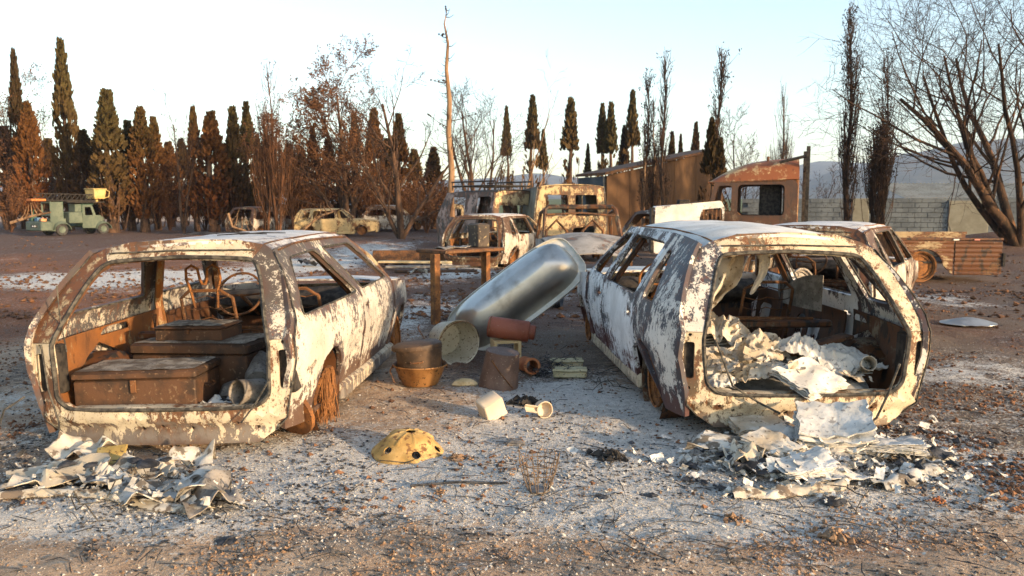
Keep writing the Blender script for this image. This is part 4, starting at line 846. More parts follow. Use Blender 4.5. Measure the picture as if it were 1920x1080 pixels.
rb(book(MB(), .40, .30, .035, 41, .08, 5, .45), 'paper_bundle', 'large white paper sheaf sliding over the boot sill', 'paper', m_paperw, .07, .17, .33, R(28), (R(24), R(-4), 0))
rb(crumple(MB(), 1.15, .9, .16, 7.7, 26, 20), 'ash_bed', 'bed of pale ash and paper scraps covering the right boot floor', 'ash', m_ashw, 0, .68, .24)
rb(MB().box((0, 0, 0), (.52, .13, .025), bev=.006), 'burnt_board', 'charred board lying tilted over the papers', 'board', m_rustdark, .38, .70, .46, R(12), (0, R(-12), 0))
rb(MB().lathe([(.045, 0), (.05, .16), (.045, .16), (.04, 0)], 16), 'cardboard_tube', 'short scorched tube end at the right boot corner', 'tube', m_paper, .58, .42, .36, 0, (R(70), 0, R(-20)))
# torn roof lining hanging inside the right car
def strip(s, t):
    a = t; x = -.16 + .12 * (s - .5) * (1 + .8 * math.sin(a * 5)) - .22 * a ** 2 + .03 * nz(s * 4, a * 6, 2); z = 1.14 - .58 * a + .03 * nz(s * 5, a * 4, 8); y = 1.0 + .05 * math.sin(s * 9 + a * 4) + .1 * a + .04 * nz(s * 3, a * 5, 1); return (x, y, z)
rb(MB().grid(strip, 10, 20, .004), 'roof_lining', 'torn scorched roof lining hanging down inside the right car', 'lining', m_paper, 0, 0, 0)
def strip2(s, t): x = -.02 + .10 * (s - .5) * (1.2 - t) + .05 * math.sin(t * 4); return (x, .92 + .04 * nz(s * 4, t * 5, 4), 1.15 - .36 * t + .02 * nz(s * 5, t * 5, 6))
rb(MB().grid(strip2, 6, 12, .004), 'roof_lining', 'shorter torn flap of roof lining right of the long strip', 'lining', m_paper, .02, 0, 0)
def glassy(s, t): return ((s - .5) * .5, .03 * math.sin(s * 3), t * .28 * (1 - s ** 2 * .6))
rb(MB().grid(glassy, 12, 5, .006), 'door_plate', 'bent grey plate standing inside the far door of the right car', 'plate', m_galv, .60, 1.45, .62, R(100))
Mw = Matrix(); mb = MB(); wheel_mesh(mb, Mw, .19, .13)
rb(mb, 'loose_wheel', 'loose steel wheel rim seen through the right car', 'wheel', m_galv, .95, 2.3, .66, 0, (R(80), 0, R(30)))
# hair of steel cord at the left car's rear wheel, and its cable strands
rnd = random.Random(12); mb = MB()
for i in range(85):
    a = rnd.uniform(-.7, .7); y0 = .70 + math.sin(a) * .17; z0 = .16 + math.cos(a) * .20; x0_ = .78 + rnd.uniform(-.08, .05)
    mb.tube([(x0_, y0, z0), (x0_ + rnd.uniform(-.02, .03), y0 + rnd.uniform(-.03, .03), z0 * .5 + .02), (x0_ + rnd.uniform(-.03, .04), y0 + rnd.uniform(-.04, .04), .012)], .0022, 3)
tc = mb.build('tyre_cord', simple('orange steel cord', (.16, .065, .02), (.28, .12, .04), 30, .7, bump=0), car_l, 0); tc['kind'] = 'stuff'
MB().lathe([(.001, 0), (.06, .0), (.07, .02), (.15, .025), (.168, .0), (.175, .005), (.172, .03), (.001, .04)], 26, Matrix.Translation((.66, .40, .165)) @ Matrix.Rotation(R(112), 4, 'X') @ Matrix.Rotation(R(-25), 4, 'Y')).build('brake_drum', m_rust, car_l)
mb = MB(); mb.tube([(-.70, .06, .66), (-.66, .03, .40), (-.58, -.02, .22), (-.56, -.05, .08), (-.50, -.14, .02)], .006, 5); mb.build('hanging_cable', m_seal, car_l)
for x, pts in ((0, [(.66, .03, .44), (.58, -.01, .30), (.50, -.03, .20)]), (1, [(-.60, .10, 1.0), (-.61, .12, .8), (-.6, .14, .60)]), (2, [(-.80, .02, .36), (-.88, -.05, .30), (-.96, -.02, .16), (-1.0, .05, .03)])): MB().tube(pts, .005, 4).build('hanging_cable', m_seal, car_l)
MB().tube([(-.60, .06, .62), (-.50, .0, .34), (-.34, -.02, .24), (-.2, -.03, .17)], .007, 5).build('hanging_cable', m_seal, car_r)
MB().tube([(.60, .05, .46), (.50, -.01, .28), (.42, -.04, .14), (.36, -.06, .10)], .008, 5).build('hanging_cable', m_seal, car_r)

# pots, buckets and boxes
def at(u, v, dz=0): g = G(u, v); return Vector((g.x, g.y, gz(g.x, g.y) + dz))
m_basin = simple('tarnished copper basin', (.17, .075, .025), (.34, .17, .06), 5, .45, .35, .1, c3=(.06, .035, .02), s3=40)
m_pot = simple('burnt pot', (.055, .038, .028), (.11, .07, .045), 6, .6, .15, .15, c3=(.20, .15, .11), s3=60, t3=.63)
p0 = at(788, 722)
bs = thing('wash_basin', 'copper coloured wash basin with wire handle holding the lidded pot', 'basin', p0)
MB().lathe([(.001, .012), (.11, .0), (.14, .006), (.185, .10), (.208, .165), (.218, .172), (.222, .165), (.218, .158), (.203, .155), (.178, .10), (.135, .02), (.001, .022)], 36).build('bowl', m_basin, bs)
MB().tube([(-.215, -.03, .16), (-.235, -.06, .12), (-.20, -.10, .05), (-.19, -.11, .03)], .006, 6).build('handle', m_rustdark, bs)
for sx in (-1, 1): MB().box((sx * .218, 0, .15), (.012, .05, .03), bev=.003).build('handle_lug', m_rustdark, bs)
pt = thing('lidded_pot', 'sooty round pot with tilted lid standing in the basin', 'pot', p0 + Vector((.0, .02, .05)), (R(-2), R(-3), 0))
MB().lathe([(.001, 0), (.17, 0), (.178, .02), (.186, .23), (.192, .245), (.19, .25), (.18, .245), (.17, .03), (.001, .02)], 36).build('body', m_pot, pt)
MB().lathe([(.200, .235), (.204, .25), (.200, .268), (.17, .285), (.05, .300), (.001, .302)], 36, Matrix.Rotation(R(-3), 4, 'Y') @ Matrix.Translation((0, 0, .008)), wob=.015).build('lid', m_pot, pt)
MB().tube([(-.05, -.186, .155), (-.045, -.20, .15), (.045, -.20, .152), (.05, -.186, .158)], .006, 5).build('handle', m_rustdark, pt)
MB().tube([(.05, .06, .30), (.02, .10, .34), (-.01, .12, .39), (0, .14, .42)], .005, 5).build('lid_wire', m_rustdark, pt)
m_enamel = simple('scorched cream enamel', (.46, .41, .30), (.58, .53, .42), 4, .6, c3=(.14, .09, .05), s3=38, bump=.1)
dr = thing('enamel_bucket', 'cream enamel bucket lying on its side behind the pot', 'bucket', at(858, 690) + Vector((0, .18, .20)), (R(90), 0, R(30)))
MB().lathe([(.001, -.32), (.155, -.32), (.16, -.31), (.205, .0), (.212, .006), (.212, -.004), (.203, -.006), (.157, -.30), (.001, -.30)], 36, wob=.02).build('shell', m_enamel, dr)
MB().tube([(.205 * math.cos(a * .2), .205 * math.sin(a * .2), .004 + .16 * math.sin(a * .2) * .3) for a in range(1, 16)], .004, 5).build('handle', m_rustdark, dr)
m_bucket = simple('rusty brown bucket', (.10, .06, .045), (.16, .10, .075), 4, .6, c3=(.30, .25, .2), s3=60, t3=.63, bump=.15)
uk = thing('tin_bucket', 'upturned brown tin bucket leaning among the pots', 'bucket', at(934, 725), (R(6), R(7), R(10)))
MB().lathe([(.16, .0), (.165, .006), (.160, .014), (.135, .30), (.13, .305), (.001, .30)], 32, wob=.03, seed=4).build('shell', m_bucket, uk)
MB().tube([(-.10, -.115, .25), (-.03, -.150, .17), (.06, -.158, .08), (.09, -.14, .05)], .005, 5).build('handle', m_rustdark, uk)
MB().lathe([(.012, 0), (.001, .006)], 10, Matrix.Translation((-.10, -.118, .25)) @ Matrix.Rotation(R(70), 4, 'X')).build('handle_lug', m_rustdark, uk)
m_redcan = simple('red brown gas canister', (.19, .055, .03), (.27, .085, .05), 3, .55, c3=(.30, .2, .15), s3=70, t3=.64, bump=.08)
yb_ = at(948, 690) + Vector((0, .12, 0))
yb0 = thing('clay_block', 'yellowish hollow clay block under the red canister', 'block', yb_, (0, 0, R(12)))
m_clay = simple('yellow clay', (.50, .37, .19), (.62, .48, .28), 5, .9, c3=(.36, .22, .1), s3=40)
MB().box((-.11, 0, .12), (.03, .2, .24), bev=.004).box((.11, 0, .12), (.03, .2, .24), bev=.004).box((0, 0, .228), (.19, .2, .024)).box((0, 0, .012), (.19, .2, .024)).build('shell', m_clay, yb0, 0)
rc = thing('red_canister', 'red brown gas canister lying on top of the clay block', 'canister', yb_ + Vector((.03, -.02, .335)), (0, R(97), R(-6)))
MB().lathe([(.001, -.19), (.085, -.19), (.096, -.178), (.096, .17), (.085, .185), (.068, .188), (.066, .235), (.05, .24), (.001, .24)], 30, wob=.01).build('body', m_redcan, rc)
MB().lathe([(.0975, -.172), (.100, -.168), (.0975, -.164)], 30).build('rim_band', m_rustdark, rc)
m_terra = simple('terracotta', (.32, .11, .045), (.44, .17, .07), 6, .85, c3=(.12, .06, .03), s3=30)
small('clay_pipe', 'short terracotta pipe with open end beside the tin bucket', 'pipe', MB().lathe([(.058, -.12), (.066, -.12), (.064, .12), (.072, .125), (.072, .15), (.052, .15), (.048, .0), (.05, -.12)], 24), m_terra, at(990, 704) + Vector((0, .1, .07)), rot=(R(84), 0, R(14)))
rnd = random.Random(4); mb = MB()
for i in range(70):
    pts = []; p_ = Vector((rnd.gauss(0, .09), rnd.gauss(0, .06), abs(rnd.gauss(.05, .05))))
    for j in range(4): pts.append(p_.copy()); p_ += Vector((rnd.uniform(-.07, .07), rnd.uniform(-.06, .06), rnd.uniform(-.04, .04))); p_.z = max(.01, p_.z)
    mb.tube(pts, .003, 3)
small('wire_tangle', 'black tangle of burnt wire right of the terracotta pipe', 'wire', mb, m_char, at(1030, 706) + Vector((0, .06, 0)), smooth=0)
m_ybrick = simple('pale clay tile', (.42, .37, .23), (.54, .49, .33), 5, .9, c3=(.22, .18, .12), s3=40)
def trough(mb, W, D, H):
    mb.sheet([(-W / 2, -D / 2), (W / 2, -D / 2), (W / 2, D / 2), (-W / 2, D / 2)], [], lambda x, y: (x, y, H - .012 * math.cos(x / W * 9) * (1 if abs(y) < D * .35 else .2) - .02 * (1 - (2 * y / D) ** 2)), .02, .03)
    mb.box((0, 0, H * .4), (W - .01, D - .01, H * .72), bev=.012); return mb
small('clay_tile', 'upper of two pale clay tiles beside the right car', 'tile', trough(MB(), .29, .10, .085), m_ybrick, at(1064, 694) + Vector((0, .10, 0)), R(3))
small('clay_tile', 'lower of two pale clay tiles beside the right car', 'tile', trough(MB(), .29, .10, .085), m_ybrick, at(1068, 708), R(-2))
m_ceram = simple('unglazed ceramic', (.55, .44, .32), (.64, .54, .42), 3, .8, bump=.05)
cb = thing('ceramic_box', 'beige ceramic box tipped on its corner in the ash', 'box', at(925, 786) + Vector((0, .06, .012)), (R(14), R(-24), R(28)))
MB().box((0, 0, .075), (.15, .13, .13), bev=.006).build('body', m_ceram, cb)
MB().box((0, 0, .012), (.156, .136, .03), bev=.005).build('base', m_ceram, cb)
cu = thing('ceramic_cup', 'small cream ceramic cup lying on its side in the ash', 'cup', at(1018, 784) + Vector((0, .05, .055)), (R(88), 0, R(18)))
MB().lathe([(.001, -.05), (.035, -.05), (.055, -.02), (.058, .05), (.052, .052), (.05, .0), (.001, -.02)], 20, wob=.06).build('body', m_ceram, cu)
MB().grid(lambda s, t: (-.05 - .09 * s, -.02 + .05 * t + .02 * s, .05 - .03 * math.sin(t * 3)), 6, 5, .006).build('broken_lip', m_ceram, cu)
m_domey = simple('ochre cast dome', (.36, .22, .07), (.52, .34, .13), 5, .75, c3=(.18, .09, .035), s3=18, t3=.54, bump=.3)
dm = thing('iron_dome', 'ochre yellow cast dome with round holes lying in the ash', 'dome', at(760, 866) + Vector((0, .16, -.012)), (R(5), R(4), R(20)))
prof = [(.215, .0), (.216, .012), (.20, .03), (.175, .065), (.150, .088), (.146, .098), (.14, .10), (.125, .125), (.09, .150), (.045, .164), (.028, .166)]
db_ = bmesh.new(); mbd = MB(); nseg = 96
def dmap(a, t):
    x = t * (len(prof) - 1); i = min(int(x), len(prof) - 2); f = x - i; r = prof[i][0] * (1 - f) + prof[i + 1][0] * f; z = prof[i][1] * (1 - f) + prof[i + 1][1] * f
    rib_ = .007 * math.exp(-((((a / (2 * math.pi) * 8 + .5) % 1) - .5) / .09) ** 2) if t > .62 and t < .96 else 0
    r *= 1 + .012 * nz(math.cos(a) * 2, math.sin(a) * 2, t * 3); return ((r + rib_) * math.cos(a), (r + rib_) * math.sin(a), z + rib_ * .6)
hol = [[(a0 + .155 * math.cos(q), .335 + .075 * math.sin(q)) for q in [2 * math.pi * j / 12 for j in range(12)]] for a0 in [2 * math.pi * (i + .5) / 6 for i in range(6)]]
mbd.sheet([(0, 0), (2 * math.pi, 0), (2 * math.pi, 1), (0, 1)], hol, dmap, .006, .075); mbd.build('shell', m_domey, dm, 60); dm.scale = (1.02, 1.02, .86)
wg = at(1010, 925); mb = MB(); rnd = random.Random(2)
for i in range(9):
    a = 2 * math.pi * i / 9
    def q_(r, z, da): return (r * math.cos(a + da), r * math.sin(a + da), z)
    mb.tube([q_(.052, .005, -.3), q_(.085, .10, -.22), q_(.10, .17, -.2), q_(.105, .20, 0), q_(.10, .17, .2), q_(.085, .10, .22), q_(.052, .005, .3)], .0022, 4)
for r, z in ((.052, .006), (.085, .10), (.098, .15)): mb.tube([(r * math.cos(j * .2618), r * math.sin(j * .2618), z) for j in range(25)], .0025, 4)
small('wire_basket', 'small flared basket of looped wire standing in the ash', 'basket', mb, simple('burnt thin wire', (.10, .07, .05), (.18, .13, .09), 20, .8, bump=0), wg)
small('slate_disc', 'flat grey slate lying under the wire basket', 'slate', MB().lathe([(.001, 0), (.05, 0), (.052, .004), (.05, .008), (.001, .008)], 14, wob=.1), simple('grey slate', (.10, .10, .105), (.16, .16, .165), 20, .8), wg + Vector((0, 0, .004)))
def stone(s, seed, flat=.5, n=10):
    return MB().lathe([(.001, -s * flat * .6), (s * .75, -s * flat * .5), (s, 0), (s * .8, s * flat * .6), (s * .4, s * flat), (.001, s * flat)], n, wob=.8, seed=seed)
for nm, lb, ct, u, v, s, mt, fl, sd_ in (('field_stone', 'flat tan stone beside the copper basin', 'stone', 873, 724, .085, m_clay, .45, 1), ('field_stone', 'grey flat stone sunk in ash above the wire basket', 'stone', 965, 832, .055, m_galv, .3, 2), ('charred_shard', 'black shard on bare soil at the bottom left', 'shard', 425, 1018, .045, m_char, .2, 3),
        ('charred_shard', 'rounded black shard below the paper heap', 'shard', 1563, 942, .062, m_char, .3, 4), ('charred_shard', 'upright black shard leaning on the white book', 'shard', 1600, 862, .06, m_char, .9, 5), ('charred_shard', 'black shard in the ash right of the wire basket', 'shard', 1128, 938, .035, m_char, .25, 6),
        ('charred_shard', 'small black shard at the right edge of the ash patch', 'shard', 1223, 930, .032, m_char, .25, 7), ('charred_lump', 'large black charred lump at the edge of the right ash patch', 'lump', 1150, 860, .10, m_black, .35, 8), ('charred_lump', 'black charred lump behind the ceramic cup', 'lump', 985, 760, .12, m_black, .5, 9),
        ('soil_lump', 'orange soil lump right of the yellow dome', 'lump', 855, 866, .06, m_clod, .8, 10), ('soil_lump', 'orange soil lump at the bottom right', 'lump', 1565, 1010, .075, m_clod, .8, 11), ('soil_lump', 'orange soil lump below the right debris heap', 'lump', 1375, 975, .05, m_clod, .8, 12), ('soil_lump', 'brown stone on soil right of the debris heap', 'lump', 1758, 938, .035, m_terra, .8, 13), ('soil_lump', 'orange soil lump left of the wire basket', 'lump', 825, 922, .035, m_clod, .8, 14)):
    if 'lump' in nm:
        mb = MB(); rnd = random.Random(sd_)
        for _ in range(90):
            r_ = abs(rnd.gauss(0, s * .75)); a_ = rnd.uniform(0, 6.28); clod(mb, Vector((r_ * math.cos(a_), r_ * math.sin(a_) * .8, max(0, s * .5 * (1 - r_ / s)) * rnd.random())), rnd, s * .08, s * .34, .8)
        o = mb.build(nm, mt, None, 0); o.location = at(u, v); o.rotation_euler = (0, 0, sd_); o['kind'] = 'stuff'; o['label'] = lb
    else: small(nm, lb, ct, stone(s, sd_ * 2.7, fl), mt, at(u, v) + Vector((0, 0, s * fl * .3)), sd_, 0 if nm != 'charred_shard' else 30)
small('iron_rod', 'thin dark rod lying in the ash below the yellow dome', 'rod', MB().tube([(-.25, 0, .008), (0, .02, .014), (.25, .0, .008)], .007, 6), m_char, at(860, 912), R(4))
# bath tub leaning on the right car
m_steel = NT('heat tinted bath steel', .2, .95); k = m_steel
st_ = k.noise(1.6, 5, .6); st2 = k.noise(50, 3, .6, None, (2, 2, 2)); c = k.mix(k.step(st_, .35, .65), (.42, .40, .37), (.62, .59, .54)); c = k.mix(k.step(st2, .70, .73), c, (.75, .73, .7)); c = k.mix(k.math('MULTIPLY', k.step(k.noise(3, 4, .6, None, (8, 1, 1)), .55, .75), .6), c, (.18, .15, .12)); k.col(c); k.rough(st_, .32, .5); k.bump(k.noise(6, 5, .6), .12, .02); m_steel = k.m
ta = Vector((.80, .10, .585)).normalized(); to_ = Vector((.30, .86, -.36)); to_ = (to_ - ta * to_.dot(ta)).normalized(); tb_ = to_.cross(ta)
Mt = Matrix((ta, tb_, to_)).transposed().to_4x4()
TL, TW, TD = 1.40, .53, .34
tub = thing('bath_tub', 'heat stained steel bath tub tipped up against the right car', 'bath tub'); 
tub.matrix_basis = Matrix.Translation(P(962, 545, 7.95)) @ Mt
def tubsec(z, n=40):
    t = z / TD; a = TL / 2 - .12 * (1 - t) ** 1.2 - .16 * (1 - min(1, t * 1.9)) ** 2.2; b = TW / 2 - .06 * (1 - t) - .15 * (1 - min(1, t * 1.9)) ** 2.2; out = []
    for i in range(n):
        q = 2 * math.pi * i / n; cx, cy = math.cos(q), math.sin(q); e = .5
        out.append((a * math.copysign(abs(cx) ** e, cx), b * math.copysign(abs(cy) ** e, cy), z - TD * .5))
    return out
mb = MB(); zz = [0, .004, .012, .025, .045, .07, .10, .14, .18, .22, .28, .34]; vs = [Vector(q) for z in zz for q in tubsec(z)]; n = 40
fs = [(i * n + j, i * n + (j + 1) % n, (i + 1) * n + (j + 1) % n, (i + 1) * n + j) for i in range(len(zz) - 1) for j in range(n)] + [tuple(range(n - 1, -1, -1))]
mb.solid(vs, fs, .006); mb.build('shell', m_steel, tub, 80)
mb = MB(); ro_ = [Vector((q[0] * 1.0, q[1] * 1.0, TD * .5)) for q in tubsec(TD)]; rimv = []
for j in range(n): q = ro_[j]; rimv += [q, Vector((math.copysign(min(abs(q.x) * 1.06 + .02, TL / 2 + .06), q.x), math.copysign(min(abs(q.y) * 1.08 + .03, TW / 2 + .06), q.y), TD * .5 + .004)), Vector((math.copysign(min(abs(q.x) * 1.06 + .02, TL / 2 + .06), q.x), math.copysign(min(abs(q.y) * 1.08 + .03, TW / 2 + .06), q.y), TD * .5 - .03))]
mb.solid(rimv, [(j * 3 + a_, ((j + 1) % n) * 3 + a_, ((j + 1) % n) * 3 + a_ + 1, j * 3 + a_ + 1) for j in range(n) for a_ in (0, 1)], .006)
mb.build('rim', simple('pale bath rim', (.50, .47, .40), (.66, .63, .56), 4, .4, .3, .05), tub, 50)
# iron table
t0 = at(817, 610); t1 = at(912, 598)
tb0 = thing('iron_table', 'rusty iron work table between the two wrecks', 'table', t0)
e = Vector((P(912, 480, 10.2).x - t0.x, 10.2 - t0.y, 0)); z_t = P(817, 478, t0.y).z
dirn = e.normalized(); an = math.atan2(dirn.y, dirn.x)
MB().box((0, 0, z_t / 2), (.085, .085, z_t), Euler((0, 0, an)).to_matrix()).build('leg', m_rust, tb0, 0)
MB().box((e.x, e.y, z_t / 2), (.07, .07, z_t), Euler((0, 0, an)).to_matrix()).build('leg', m_rust, tb0, 0)
nb_ = Vector((-.035, .42, 0))
MB().box((nb_.x, nb_.y, z_t / 2), (.07, .07, z_t), Euler((0, 0, an)).to_matrix()).build('leg', m_rust, tb0, 0)
MB().box((e.x + nb_.x, e.y + nb_.y, z_t / 2), (.07, .07, z_t), Euler((0, 0, an)).to_matrix()).build('leg', m_rust, tb0, 0)
MB().box((e.x / 2 + nb_.x / 2, e.y / 2 + nb_.y / 2, z_t + .02), (e.length + .16, .56, .045), Euler((0, 0, an)).to_matrix(), bev=.008).build('top', m_rustdark, tb0)
small('tin_can', 'square dark tin with pale scorch marks on the iron table', 'tin', MB().box((0, 0, .15), (.20, .20, .30), bev=.012, taper=1.05).box((0, 0, .302), (.16, .16, .01)), simple('scorched tin', (.045, .035, .03), (.08, .06, .045), 6, .6, c3=(.30, .23, .13), s3=20), t0 + e * .86 + nb_ * .5 + Vector((0, 0, z_t + .043)), an)
small('metal_scrap', 'grey metal scrap lying on the left of the iron table', 'scrap', crumple(MB(), .42, .24, .05, 5.5, 12, 8, .006), m_galv, t0 + e * .32 + nb_ * .5 + Vector((0, 0, z_t + .062)), an)
# boards and girders lying behind the table
for nm, lb, u, v, L_, w_, h_, zz_, rz, mt in (('steel_girder', 'dark steel girder lying left of the iron table', 775, 500, 2.0, .12, .28, .24, 3, m_rustdark), ('charred_plank', 'uppermost pale plank under the girder', 775, 506, 1.7, .2, .05, .16, -6, m_clay), ('charred_plank', 'grey plank below the pale one', 800, 508, 1.9, .22, .05, .09, 5, m_galv), ('charred_plank', 'lowest charred plank on the ash', 815, 512, 1.8, .25, .06, .03, -3, m_chest),
        ('charred_plank', 'plank end showing behind the table legs', 880, 503, 1.3, .22, .09, .05, 2, m_paper), ('charred_plank', 'upper plank stacked behind the table legs', 885, 500, 1.2, .2, .08, .15, -4, m_ybrick)):
    small(nm, lb, 'girder' if 'gird' in nm else 'plank', MB().box((0, 0, 0), (L_, w_, h_), bev=.008), mt, at(u, v) + Vector((0, .3, zz_)), R(rz))
# thin sheet on the right
def shf(s, t): return ((s - .5) * .62 * (1 - .5 * abs(2 * t - 1) ** 3), (t - .5) * .42, .03 + .06 * math.sin(s * 3.1) * math.sin(t * 2.6) + .02 * nz(s * 3, t * 3, 1))
small('tin_sheet', 'bent shiny metal sheet lying on dark soil at right', 'sheet', MB().grid(shf, 16, 12, .004), simple('dull tin', (.30, .29, .28), (.44, .43, .41), 4, .35, .7, .05), at(1815, 612), R(-6))
# fallen bumper covers
def bumper(name, label, cat, mb_seed, pts, width, mat, amp=.05, nu=46, nv=12):
    pts = [at(*q) for q in pts]; acc = [0.]
    for a_, b_ in zip(pts, pts[1:]): acc.append(acc[-1] + (b_ - a_).length)
    def fn(s, t):
        d = s * acc[-1]
        for i in range(len(pts) - 1):
            if d <= acc[i + 1] + 1e-9: break
        f = (d - acc[i]) / (acc[i + 1] - acc[i]); p = pts[i].lerp(pts[i + 1], f); dr_ = (pts[i + 1] - pts[i]).normalized(); nn = Vector((-dr_.y, dr_.x, 0))
        if nn.y < 0: nn = -nn
        tw_ = .5 * nz(s * 3, mb_seed, 1); h = width * .42 * math.sin(min(1, t * 1.25) * math.pi) * (.75 + .5 * nz(s * 5, mb_seed, 4))
        z = max(.0, h) * .7 + amp * (abs(nz(s * 11, t * 2.5, mb_seed)) * 1.3 + noise.turbulence(Vector((s * 9 + mb_seed, t * 3, mb_seed)), 4, True) - .5) * 1.3 * (0.3 + t)
        q = p + nn * (t * width * (1 + tw_ * .4)) + dr_ * (.06 * nz(t * 3, s * 6, mb_seed)); return (q.x, q.y, max(.006, q.z + z + .012))
    mb = MB().grid(fn, nu, nv, .006); o = mb.build(name, mat, None, 50); return tag(o, label, cat)
m_bump = simple('scorched cream plastic', (.42, .36, .27), (.60, .54, .45), 5, .8, c3=(.17, .13, .095), s3=14, t3=.53, bump=.3, co='W')
m_bumpg = simple('ash grey plastic', (.32, .30, .265), (.54, .51, .46), 6, .85, c3=(.14, .115, .09), s3=14, t3=.52, bump=.3, co='W')
bumper('bumper_cover', 'long curved bumper strip lying along the ash behind the left car', 'bumper', 3.1, [(-10, 940), (110, 934), (200, 942), (290, 962), (375, 974)], .10, m_bump, .015, 60, 10)
bumper('bumper_strip', 'curved thin bumper strip at the far left edge', 'bumper', 7.2, [(-10, 928), (50, 895), (115, 858), (150, 838)], .08, m_bumpg, .02)
def creased(W, D, h, seed, nu=4, nv=3):
    h *= .62
    """a bent and torn sheet: few large facets with sharp creases"""
    rnd = random.Random(seed); H = [[rnd.random() ** 1.5 * h for _ in range(nu + 1)] for _ in range(nv + 1)]; jx = [[rnd.uniform(-.35, .35) for _ in range(nu + 1)] for _ in range(nv + 1)]; ph = rnd.uniform(0, 60)
    mb = MB(); k2 = 4
    def fn(s, t):
        x = s * nu; y = t * nv; i = min(int(x), nu - 1); j = min(int(y), nv - 1); f = x - i; g = y - j; f = f * .4 + .6 * f * f * (3 - 2 * f); g = g * .4 + .6 * g * g * (3 - 2 * g)
        def bl(A): return (A[j][i] * (1 - f) + A[j][i + 1] * f) * (1 - g) + (A[j + 1][i] * (1 - f) + A[j + 1][i + 1] * f) * g
        q = bl(jx); return ((s - .5 + q / nu) * W, (t - .5 + .6 * q / nv) * D, bl(H) + .012 * nz(s * 6, t * 6, ph) + .35 * h * math.sin(s * 3.1 + ph) ** 2)
    return mb.grid(fn, nu * k2, nv * k2, .005)
for lb, u, v, W, D, h, rz, dz, mt, sd_ in (('broad creased cream panel at the left of the fallen bumper heap', 110, 905, .46, .34, .16, 20, .01, m_bump, 301), ('creased pale panel in the middle of the left bumper heap', 235, 915, .40, .30, .15, -10, .02, m_bumpg, 302), ('torn folded panel right of the middle of the left heap', 320, 935, .40, .32, .14, 12, .01, m_bumpg, 303), ('twisted dark edged panel at the right end of the left heap', 395, 950, .26, .30, .16, 35, .01, m_galv, 304),
        ('upright bent plate below the middle of the left tail panel', 362, 885, .24, .12, .20, -6, .03, m_bumpg, 305), ('small folded flap tucked under the left tail panel', 150, 868, .34, .22, .16, -24, .03, m_bump, 306), ('flattened cream offcut between the left heap panels', 285, 900, .26, .2, .10, 50, .03, m_bump, 307)):
    o = small('bent_panel', lb, 'panel', creased(W, D, h, sd_), mt, at(u, v) + Vector((0, 0, dz)), R(rz), 28, 'bent panels of the left heap')
rnd = random.Random(91); mb = MB()
for i in range(130): u = rnd.uniform(20, 430); p_ = at(u, rnd.gauss(912 + (u - 200) * .08, 22)); clod(mb, p_ + Vector((0, 0, .06 * rnd.random())), rnd, .01, .05, .5)
o = mb.build('charred_crumbs', m_char, None, 0); o['kind'] = 'stuff'
rnd = random.Random(92)
for lb, u0, u1, v0, v1 in (('thin burnt wires trailing over the left bumper heap', 40, 420, 880, 960), ('thin burnt wires trailing over the right paper heap', 1340, 1760, 830, 930), ('burnt wires lying right of the clay tiles', 1095, 1150, 690, 740)):
    mb = MB()
    for i in range(9 if u1 - u0 > 100 else 6):
        p_ = at(rnd.uniform(u0, u1), rnd.uniform(v0, v1)); a_ = rnd.uniform(-.6, .6); pts = []
        for k_ in range(8): pts.append(Vector((p_.x, p_.y, gz(p_.x, p_.y) + .02 + .10 * rnd.random() * (1 if 1 < k_ < 6 else .1)))); a_ += rnd.gauss(0, .5); p_ = p_ + Vector((math.cos(a_), math.sin(a_), 0)) * .06
        mb.tube(pts, .0032, 4)
    o = mb.build('burnt_wire', m_seal, None, 0); o['label'] = lb; o['kind'] = 'stuff'
small('ochre_plate', 'small ochre perforated plate on the left bumper cover', 'plate', MB().box((0, 0, 0), (.16, .13, .012), bev=.004), simple('ochre plate', (.36, .24, .07), (.46, .33, .12), 6, .8, c3=(.1, .06, .03), s3=50), at(200, 888) + Vector((0, .05, .10)), rot=(R(35), R(-5), R(8)))
for i, (u, v) in enumerate(((160, 925), (245, 912), (270, 918), (305, 908), (115, 925))):
    small('charred_flake', 'black charred flake %s' % ['on the left half of the fallen bumper cover', 'at the middle of the fallen bumper cover', 'just right of the bumper cover middle', 'on the right half of the fallen bumper cover', 'nearest the left end of the bumper cover'][i], 'flake', stone(.035 + .012 * (i % 3), i * 2.2 + 5, .3), m_char, at(u, v) + Vector((0, .06, .13)), i, 30)
bumper('bumper_cover', 'long pale bumper strip along the front of the right paper heap', 'bumper', 4.4, [(1372, 938), (1450, 940), (1540, 930), (1600, 922)], .12, m_bump, .02, 40, 10)
bumper('bumper_cover', 'ash grey bumper piece at the right end of the paper heap', 'bumper', 5.9, [(1665, 925), (1720, 912), (1785, 885)], .17, m_bumpg, .025, 30, 10)
bumper('bumper_strip', 'narrow strip edging the paper heap on its right', 'bumper', 8.8, [(1640, 872), (1700, 868), (1760, 862)], .08, m_bumpg, .02, 24, 8)
